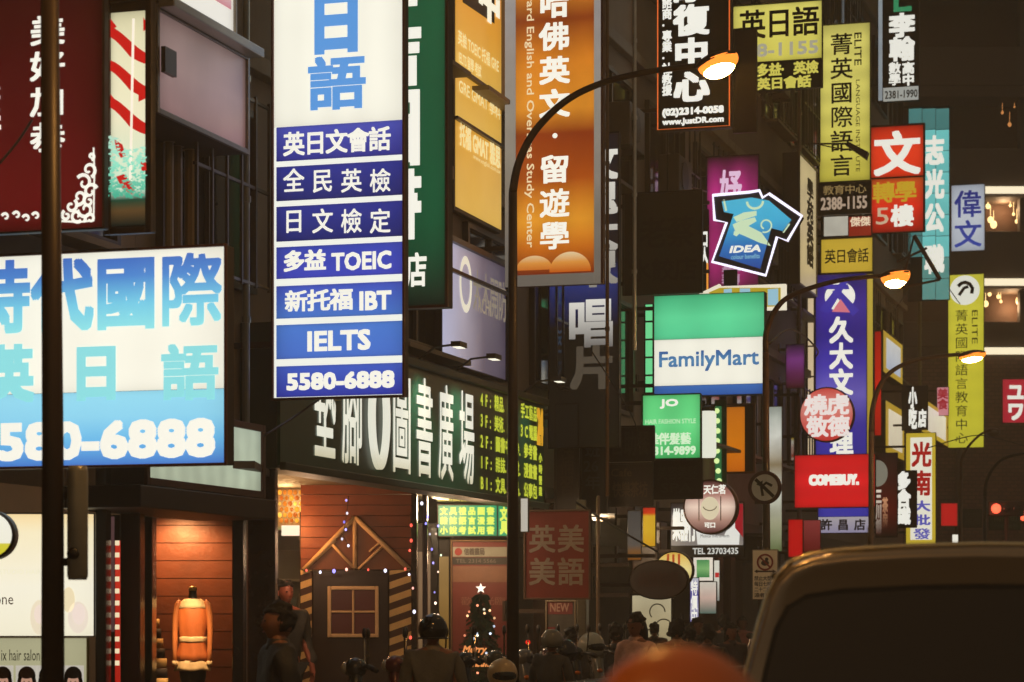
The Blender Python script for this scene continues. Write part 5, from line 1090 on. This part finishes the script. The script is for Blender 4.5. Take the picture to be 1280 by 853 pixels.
# near rider's orange helmet
def helmet_obj(name, label, X, Y, Z, r, col, rot=0, rough=.3):
    o = empty(name, (X, Y, Z), rot, label, 'helmet'); q = MB(); q.ell((0,0,r*.75), (r*.95,r*1.12,r), 32, 20, None, z0=-.7); q.build('shell', mat(col, rough, 0, .08, 3), o, smooth=True)
    q = MB(); q.lathe([(r*.72,r*.05),(r*.80,r*.07),(r*.78,r*.14)], 28); q.build('rim', mat('#101012', .4), o, smooth=True); q = MB(); q.ell((0,-r*.25,r*.7), (r*.86,r*.92,r*.62), 24, 10, None, z0=-.5, z1=.5); q.build('visor', mat('#0c0d10', .08), o, smooth=True); return o
Yh = 2.9; o = person('rider in an orange helmet close to the camera, only the helmet top in view', (847-CX)/F*Yh, Yh, math.pi, 1.515, jacket='#2a2a30', helmet='#e87830', hrough=.4, zb=CAMZ-43/F*Yh-1.62-.118+.0)
o.location.z = 0.0
for ch in o.children:
    if ch.name.startswith('helmet_shell'): hz_ = max(v.co.z for v in ch.data.vertices)
dz = (CAMZ-(806-HZ)/F*Yh)-hz_; o.location.z = dz
print('near rider lifted', dz)

# ================================================================== scooters
def scooter(label, X, Y, rot, col, proto=None, z=.0, light=None):
    o = empty('scooter', (X, Y, z), rot, label, 'scooter', 'scooters parked along the kerb')
    bm_ = mat(col, .25, .2, .1, 4); bk = mat('#141414', .5); ch = mat('#8a8680', .2, .9)
    def rg(y, zc, w, h, n=14): return [(w*math.cos(2*math.pi*k/n), y, zc+h*math.sin(2*math.pi*k/n)) for k in range(n)]
    q = MB(); q.loft([rg(.15,.62,.12,.10),rg(.35,.62,.17,.15),rg(.65,.66,.17,.15),rg(.92,.72,.12,.09),rg(1.0,.74,.05,.04)]); q.build('rear_body', bm_, o, smooth=True)
    q = MB(); q.loft([[(a, yy, zz) for a, yy, zz in ((-w,y0,z0),(-w*.5,y0-.05,z0),(w*.5,y0-.05,z0),(w,y0,z0),(w*.5,y0+.05,z0),(-w*.5,y0+.05,z0))] for z0,y0,w in ((.28,-.38,.14),(.5,-.42,.20),(.75,-.48,.19),(.95,-.5,.12),(1.02,-.5,.08))]); q.build('front_shield', bm_, o, smooth=True)
    q = MB(); q.box(-.16,.16,-.4,.2,.26,.32); q.build('footboard', bk, o, bevel=.02)
    q = MB(); q.loft([rg(.1,.78,.12,.04),rg(.3,.81,.15,.05),rg(.6,.82,.15,.06),rg(.85,.85,.10,.04)]); q.build('seat', mat('#1a1614', .4), o, smooth=True)
    q = MB(); q.tube([(-.33,-.36,1.03),(-.2,-.42,1.06),(0,-.47,1.04),(.2,-.42,1.06),(.33,-.36,1.03)], .016, 8); hb = q.build('handlebar', bk, o, smooth=True)
    for sx in (-1, 1): q = MB(); q.tube([(sx*.33,-.36,1.03),(sx*.22,-.41,1.055)], .022, 8); q.build('grip', bk, hb, smooth=True)
    q = MB(); q.ell((0,-.5,1.04), (.11,.09,.08), 14, 8); q.build('handlebar_cowl', bm_, o, smooth=True)
    q = MB(); q.ell((0,-.575,1.04), (.075,.04,.075) if light else (.06,.035,.045), 14, 8); q.build('headlight', light or mat('#b0aca0', .1, .3), o, smooth=True)
    for sx in (-1, 1):
        q = MB(); q.tube([(sx*.2,-.42,1.06),(sx*.26,-.42,1.18),(sx*.28,-.42,1.26)], .007, 6); a = q.build('mirror_stalk', ch, o)
        q = MB(); q.ell((sx*.29,-.42,1.30), (.062,.018,.042), 14, 8); q.build('mirror', bk, o, smooth=True)
        q = MB(); q.ell((sx*.15,-.50,.86), (.035,.03,.022), 10, 6); q.build('turn_signal', mat('#c86818', .2), o, smooth=True)
    for yy in (-.55, .62):
        q = MB(); n = 20; q.lathe([(.17,-.05),(.23,-.05),(.255,0),(.23,.05),(.17,.05)], 20, (0,yy,.255), 'X'); wl = q.build('tyre', bk, o, smooth=True)
        q = MB(); q.lathe([(.03,-.06),(.165,-.035),(.165,.035),(.03,.06)], 16, (0,yy,.255), 'X'); q.build('rim', ch, wl)
    q = MB(); q.ell((0,1.0,.70), (.08,.03,.04), 12, 6); q.build('tail_light', em('#a01810', .35), o, smooth=True)
    q = MB(); q.tube([(0,-.5,.95),(0,-.56,.5),(0,-.55,.255)], .03, 8); q.build('fork', bk, o)
    return o
cols = ['#2a2c30','#5a1c18','#8a8a86','#1c2a3a','#3a3a34','#6a6a6c','#4a1410','#222426','#7a7a70','#1c1c20']
lab = ['dark grey scooter parked nearest the post','maroon scooter parked beside the dark post','silver scooter parked behind the maroon one','navy scooter in the parked row','olive grey scooter in the parked row','mid grey scooter parked right of the dark post','dark red scooter parked below the class sign','black scooter parked below the poster','pale grey scooter parked below the white helmet','black scooter at the end of the parked row']
for i in range(10):
    Y = 18.6+i*.85; p = SF(Y, 2.35, 0); scooter(lab[i], p.x, p.y, -A-1.25+random.uniform(-.15,.15), cols[i], z=.14)
for i, (off, Y, c_, l_) in enumerate(((4.2, 27, '#3a3a3c', 'scooter standing in the road with its amber headlight glowing'),(5.35, 30.5, '#222226', 'dark scooter in the road left of the van with its lamp glowing orange'))):
    p = SF(Y, off, 0); 
    X = ((760, 906)[i]-CX)/F*Y; scooter(l_, X, Y, 0, c_, z=0, light=em('#f0902c', 1.0, noise=0) if i else em('#c87028', .8, noise=0))
for px_, Y_, c_, l_, lc in ((884, 37, '#4a4a4c', 'far scooter with a small warm headlight before the shop display', '#ffe8b8'),(921, 41, '#2a2024', 'farthest scooter beside the van corner with a pale headlight', '#fff4e0'),(868, 33, '#5a1a18', 'far maroon scooter with its amber headlight on', '#f0a040')):
    scooter(l_, (px_-CX)/F*Y_, Y_, random.uniform(-.2,.2), c_, z=0, light=em(lc, 1.2, noise=0))
# helmets resting on seats and mirrors
helmet_obj('helmet', 'pale silver helmet left on a parked scooter', (739-CX)/F*24, 24, CAMZ-(820-HZ)/F*24, .135, '#a8a89c', rot=.6, rough=.2)
helmet_obj('helmet', 'dark helmet on the scooter left of the pale helmet', (706-CX)/F*22.5, 22.5, CAMZ-(828-HZ)/F*22.5, .125, '#1a1c1e', rot=-.4, rough=.15)
helmet_obj('helmet', 'cream helmet low beside the Christmas tree', (628-CX)/F*19.6, 19.6, CAMZ-(858-HZ)/F*19.6, .13, '#b8a078', rot=.2, rough=.3)
q = MB(); q.ell((0,0,0), (.028,.028,.028), 10, 8); tag(q.build('red_lamp', em('#e01c10', 1.2, noise=0), None, smooth=True, loc=P(660, 803, 27)), 'tiny red lamp glowing right of the dark post', 'lamp')

# ================================================================== van
def van():
    Yv = 8.0; X = (1218-CX)/F*Yv; o = empty('van', (X, Yv, 0), ROTP, 'dark brown van seen close from behind with a black rear window', 'van')
    paint = mat('#a89478', .28, .5, .08, 2); pb = paint.node_tree.nodes['Principled BSDF']; pb.inputs['Coat Weight'].default_value = 1; pb.inputs['Coat Roughness'].default_value = .12; gl = mat('#4a4032', .16, 0, .1, 2); bk = mat('#121110', .5)
    # half profile (half width, height) from sill to roof centre
    prof = [(.80,.28),(.845,.45),(.855,.75),(.85,1.02),(.825,1.20),(.785,1.40),(.745,1.56),(.715,1.66),(.685,1.72),(.64,1.765),(.57,1.792),(.45,1.807),(.25,1.817),(0,1.822)]
    full = [(-a, b) for a, b in prof] + [(a, b) for a, b in prof[::-1][1:]]
    def ring(y, s_=1, top=0, wsc=1): return [(a*wsc, y+ (0 if b < 1.05 else 0), b if b < 1.0 else 1.0+(b-1.0)*s_) for a, b in full]
    secs = [(.0,.93,.965),(.008,.955,.98),(.03,.978,.991),(.07,.993,.998),(.14,1.003,1),(.4,1.01,1.003),(1.2,1.02,1.01),(2.6,1.01,1.01),(3.3,.96,1.0),(3.9,.5,.99),(4.1,.25,.98),(4.7,.12,.93),(4.8,.02,.88)]
    rings = []
    for y, sc_, ws in secs: rings.append([(a*ws, y-(.0), b if b < 1.0 else 1.0+(b-1.0)*sc_) for a, b in full])
    # lean the tail: the rear face slopes forward with height
    for i, r in enumerate(rings[:6]): rings[i] = [(x, y+max(0, z-1.0)*.16*(1-i/6), z) for x, y, z in r]
    q = MB(); q.loft(rings); b = q.build('body', paint, o, smooth=True); fixn(b)
    md = b.modifiers.new('e', 'EDGE_SPLIT'); md.split_angle = math.radians(50)
    def tail(x, z, d=0): return (x, max(0, z-1.0)*.16-.004-d, z)
    # rear window
    out = [(-.755,1.02),(-.745,1.2),(-.712,1.40),(-.680,1.54),(-.642,1.615),(-.58,1.652),(-.46,1.670),(-.2,1.682),(0,1.685)]
    out += [(-a, b_) for a, b_ in out[::-1][1:]]
    q = MB(); n = len(out); q.add([tail(a, z, .012) for a, z in out]+[tail(a, z, -.0) for a, z in out], [tuple(range(n))]+[(i, (i+1) % n, (i+1) % n+n, i+n) for i in range(n)]); fixn(q.build('rear_window', gl, o))
    q = MB(); pts = [tail(a, z, .006) for a, z in out]; q.tube(pts, .010, 6); q.build('window_seal', bk, o)
    q = MB(); q.tube([tail(0,1.03,.03), tail(-.12,1.12,.03), tail(-.42,1.16,.03)], .010, 6); q.build('rear_wiper', bk, o)
    # side windows, mirrors of each other
    for sx in (-1, 1):
        for (ya, yb) in ((.35,1.15),(1.25,2.2),(2.3,3.2)):
            w = lambda z: (sx*(.848-(z-1.05)*.205+.008))
            q = MB(); q.add([(w(1.08),ya,1.08),(w(1.08),yb,1.08),(w(1.55),yb-.05,1.55),(w(1.55),ya+.08,1.55)], [(0,1,2,3)]); q.build('side_window', gl, o)
        q = MB(); q.tube([(sx*.70,.14,1.725),(sx*.702,1.2,1.75),(sx*.70,3.0,1.745)], .012, 8); q.build('roof_rail', mat('#8a7c60', .2, .9), o, smooth=True)
        q = MB(); q.box(sx*.84-.05 if sx > 0 else -.89, .89 if sx > 0 else -.79, .0-.02, .10, .72, 1.05); q.build('tail_light', mat('#5a100a', .15), o, bevel=.02)
        q = MB(); q.ell((sx*1.0,3.15,1.12), (.11,.06,.08), 14, 8); q.build('wing_mirror', paint, o, smooth=True)
        for yy in (.85, 3.75):
            q = MB(); q.lathe([(.2,-.1),(.30,-.1),(.325,-.06),(.325,.06),(.30,.1),(.2,.1)], 24, (sx*.76,yy,.326), 'X'); t = q.build('tyre', bk, o, smooth=True)
            q = MB(); q.lathe([(.04,-.105),(.2,-.09),(.2,.09),(.04,.105)], 18, (sx*.76,yy,.326), 'X'); q.build('rim', mat('#8a8880', .25, .9), t)
    q = MB(); xs = [(-a*1.008, b_+.006) for a, b_ in prof if b_ > 1.0]  # bright metal tube added to carry the highlight along the roof edge
    q.tube([(x, max(0, z-1.0)*.16*.5+.085, z+.002) for x, z in xs]+[(-x, max(0, z-1.0)*.16*.5+.085, z+.002) for x, z in xs[::-1][1:]], .009, 6); q.build('roof_edge_glint', mat('#f0dcae', .22, .9, .1, 3), o, smooth=True)
    q = MB(); q.box(-.84,.84,-.1,.05,.30,.56); q.build('rear_bumper', paint, o, bevel=.05)
    q = MB(); q.box(-.26,.26,-.012,-.002,.68,.84); q.build('number_plate', mat('#b8b4a4', .5), o)
    q = MB(); xa = -.40; q.ell((xa,.35,1.815), (.05,.09,.022), 16, 8); q.tube([(xa,.35,1.82),(xa+.0,.33,1.90)], .004, 6); q.build('antenna', mat('#8a7a5c', .25, .5), o, smooth=True)
    return o
van()
# ================================================================== traffic signs and signals
def P2(px, py, Y): return P(px, py, Y)
Yn = 29; o = empty('no_turn_sign', ((957-CX)/F*Yn, Yn, .14), ROTP, 'round dim grey sign with a black crossed turning arrow and dark rim', 'road sign')
zc = CAMZ+(HZ-610)/F*Yn-.14; R = 21*Yn/F
q = MB(); q.lathe([(R,.03),(R,-.012),(R*.97,-.02),(R*.8,-.02),(R*.78,-.008)], 32, (0,-.05,zc), 'Y'); fixn(q.build('rim', mat('#4a1c14', .4), o))
q = MB(); q.disc(0, zc, R*.8, R*.8, -.062, 28); q.build('plate', mat('#f4f0e6', .5), o)
q = MB(); q.ribbon([(-R*.55,zc+R*.5),(R*.55,zc-R*.55)], R*.2, -.072); q.ribbon([(R*.45,zc+R*.1),(R*.1,zc+R*.28),(-R*.2,zc+R*.05),(-R*.1,zc-R*.5)], R*.16, -.069); q.poly([(-R*.5,zc+R*.2),(-R*.1,zc+R*.42),(-R*.15,zc+R*.02)], -.075); q.build('arrow_mark', mat('#14110f', .5), o)
q = MB(); q.tube([(0,.0,0),(0,.0,zc+.3)], .035, 12); q.build('pole', mat('#4a4238', .4, .5), o, smooth=True)
s = Sign('no_entry_notice', 'pale notice board with a red ringed ban symbol and lines of small characters', 'road sign', (940,687,973,750), Y=28.8, depth=.02, fr=0, cab='#8a7a68', bracket=False)
s.panel(m=mat('#f6e6cc', .5, 0, .08, 5)); x, z = s.m(956.5, 703); k_ = s.W/33
q = MB(); 
for i in range(28):
    a, b_ = 2*math.pi*i/28, 2*math.pi*(i+1)/28; q.add([(x+r*k_*math.cos(t), -.012, z+r*k_*math.sin(t)) for t in (a, b_) for r in (8.2, 10.4)], [(0,1,3,2)])
q.ribbon([(x-6*k_,z+6*k_),(x+6*k_,z-6*k_)], 2*k_, -.0125); q.build('red_ring', mat('#8a2018', .5), s.o)
q = MB(); q.disc(x, z-1*k_, 5*k_, 3.4*k_, -.010, 14); q.disc(x+2*k_, z+3.5*k_, 2.2*k_, 2.4*k_, -.0105, 10); q.build('rider_mark', mat('#2a1c18', .5), s.o)
s.shape([[(946,713.5),(967,713.5),(967,715.5),(946,715.5)],[(943,714.5),(947,712),(947,717)],[(970,714.5),(966,712),(966,717)]], mat('#3a1c18', .5), 'double_arrow')
for i, t in enumerate(('禁止大型車','每日七時至','二十二時止','違者拖吊')): s.text(t, (943,720+7*i,970,726+7*i), mat('#2a1c18', .5), 'h', .01)
q = MB(); x0 = 0; q.tube([(0,.06,-.6-1.0),(0,.06,s.H+.02)], .03, 10); q.build('pole', mat('#4a4238', .4, .5), s.o, smooth=True)
def signal(px, py, Y, label):
    o = empty('traffic_light', ((px-CX)/F*Y, Y, 0), 0, label, 'traffic light'); zc = CAMZ+(HZ-py)/F*Y
    q = MB(); q.box(-.2,.75,0,.25,zc-.2,zc+.2); q.build('housing', mat('#14120f', .5), o, bevel=.03)
    q = MB(); q.ell((0,-.02,zc), (.13,.05,.13), 18, 8); q.build('red_lens', em('#ff5a3c', 3.0, noise=0), o, smooth=True)
    for k in (1, 2):
        q = MB(); q.ell((.27*k,-.02,zc), (.1,.03,.1), 14, 8); q.build('dark_lens', mat('#1c1c14', .2), o, smooth=True)
    q = MB(); q.tube([(.3,.12,0),(.3,.12,zc)], .06, 10); q.build('pole', mat('#2a2622', .5), o, smooth=True); lamp(o, (0,-.4,zc), 8, (1,.15,.08), .1)
signal(1245, 636, 63, 'traffic signal showing red before the brown tiled wall'); signal(1279, 645, 66, 'red traffic signal cut by the right edge')
# ================================================================== cables, pipes, air conditioners
def cable(label, pts, r=.008, col='#0e0c0a', group='loose overhead cables'):
    b0 = P(*pts[0]); pv = [P(*p)-b0 for p in pts]; sm = []
    for i in range(len(pv)-1):
        a, b_, c_, d_ = pv[max(i-1,0)], pv[i], pv[i+1], pv[min(i+2,len(pv)-1)]
        for k in range(6):
            t = k/6; sm.append(.5*((2*b_)+(-a+c_)*t+(2*a-5*b_+4*c_-d_)*t*t+(-a+3*b_-3*c_+d_)*t**3))
    sm.append(pv[-1]); q = MB(); q.tube(sm, r, 6); o = q.build('cable', mat(col, .5), None, smooth=True, loc=b0); tag(o, label, 'cable', group); return o
cable('dark stay cable running down left below the stacked course sign', [(402,497,20.4),(370,520,20.0),(330,545,19.6)], .01)
cable('dark cable slanting across the red salon sign', [(40,150,15),(20,180,14.9),(-10,215,14.8)], .008)
cable('cable looping between lamp arm and light tubes', [(962,430,31),(985,412,33),(1005,420,36),(1022,438,38),(1020,446,40)], .014, '#4a3028')
cable('thin cable across the pale yellow sign', [(1020,180,46),(1050,186,46.5),(1084,190,46.8)], .012)
cable('cable hanging by the fascia end', [(740,440,27),(790,520,29),(800,560,30)], .008)
cable('cable crossing from the dark post toward the ovals', [(720,628,25),(770,660,27),(822,690,29)], .012)
cable('cable along the lit blocks at the far junction', [(1110,400,60),(1160,340,62),(1200,380,66)], .014)
cable('long sagging cable across the right side', [(1160,560,50),(1215,545,52),(1245,548,54),(1290,560,56)], .012)
cable('cable dropping before the magenta sign', [(840,210,35),(862,232,36),(884,240,37)], .012)
for i, (px, off, z0, z1, r, c_, l_) in enumerate(((214,.12,3.3,7,.035,'#8a7a5c','cream drainpipe below the pink wall box'),(223,.1,3.3,7,.045,'#6a5a44','brown drainpipe beside the cream one'),(241,.14,3.3,6.8,.05,'#9a7c50','ochre drainpipe, rightmost of the three under the pink box'),
        (766,.9,3,9.5,.022,'#7a5a3c','thin pipe lit orange behind the orange sign'),(798,.7,5.0,11.5,.025,'#e0e0d8','thin bright metal pipe on the dark wall'),(835,.3,3.5,7,.025,'#6a5440','short brown pipe left of the green light strip'),
        (313,.3,3,7.5,.03,'#6a6e68','grey pipe at the right end of the pink wall box'),(1000,.3,3,12,.04,'#6a5040','brown pipe left of the light tube column'),(1150,.3,3,12,.05,'#8a7c4c','pale vertical pipe behind the pale lamp'))):
    Y = facY(px, off); q = MB(); q.tube([(0,0,0),(0,0,z1-z0)], r, 10)
    for zz in range(1, int(z1-z0)+1): q.lathe([(r*1.35,zz),(r*1.35,zz+.05)], 10)
    tag(q.build('drainpipe', mat(c_, .3, .4), None, smooth=False, loc=SF(Y, off, z0)), l_, 'pipe')
def aircon(px, py, off, label):
    Y = facY(px, off); p = SF(Y, off, CAMZ+(HZ-py)/F*Y); o = empty('air_conditioner', p, ROTF, label, 'air conditioner', 'air conditioners on the house walls')
    q = MB(); q.box(-.42,.42,-.0,.32,0,.58); q.build('casing', mat('#6a6254', .5, .2), o, bevel=.02)
    q = MB(); q.lathe([(.22,-.01),(.22,-.02),(.2,-.02)], 20, (-.1,0,.29), 'Y')
    for k in range(6): q.box(-.3,.1,-.018,-.008,.12+k*.065,.13+k*.065)
    q.build('grille', mat('#2a2622', .5), o); q = MB(); q.box(-.42,-.38,0,.45,-.06,0); q.box(.38,.42,0,.45,-.06,0); q.build('bracket', mat('#2a2622', .5), o)
aircon(800, 190, .5, 'air conditioner on the dark wall right of the orange sign'); aircon(860, 250, .5, 'air conditioner behind the magenta sign')
aircon(970, 330, .5, 'air conditioner on the wall beside the cream board'); aircon(985, 120, .5, 'air conditioner on the wall behind the yellow sign'); aircon(745, 440, .5, 'air conditioner behind the blue record sign')
s = Sign('roller_awning', 'dark fabric awning over the mannequin window and columns', 'awning', (176,606,345,634), kind='F', off=.7, depth=.7, fr=0, cab='#2c1c14')

# ================================================================== thin volume added to lift the blacks and glow round lamps
hz = MB(); hz.box(-60, 80, -6, 125, -1, 31)
ho = hz.build('black_lift_haze', bpy.data.materials.new('black_lift_haze')); ho['kind'] = 'stuff'; hm_ = ho.data.materials[0]; hm_.use_nodes = True; hn = hm_.node_tree; hn.nodes.clear()
pv = hn.nodes.new('ShaderNodeVolumePrincipled'); ot = hn.nodes.new('ShaderNodeOutputMaterial'); pv.inputs['Color'].default_value = (.95,.88,.76,1); pv.inputs['Density'].default_value = .0044; pv.inputs['Anisotropy'].default_value = .45
hn.links.new(pv.outputs[0], ot.inputs['Volume'])

for Y_, off_, e_ in ((21.5, -.7, 26), (27.5, -.6, 50), (34, -.5, 60)):  # fittings added to brighten the dark crowd and arcade
    p_ = SF(Y_, off_, 2.9); o = empty('arcade_fill_light', p_, ROTF, 'added fill light hung at the arcade edge, %s' % {21.5: 'nearest the dark lamp post', 27.5: 'behind the dull red class sign', 34: 'over the crowd beyond the ovals'}[Y_], 'light')
    q = MB(); q.box(-.3,.3,-.04,.04,.03,.08); q.tube([(0,0,.08),(0,.9,.2)], .012, 6); q.build('housing', mat('#3a362e', .5), o); q = MB(); q.tube([(-.28,0,.01),(.28,0,.01)], .014, 8); q.build('tube', em('#ffe0b0', 1.25, noise=0), o)
    lamp(o, (0,0,-.1), e_, (1,.74,.45), .15)
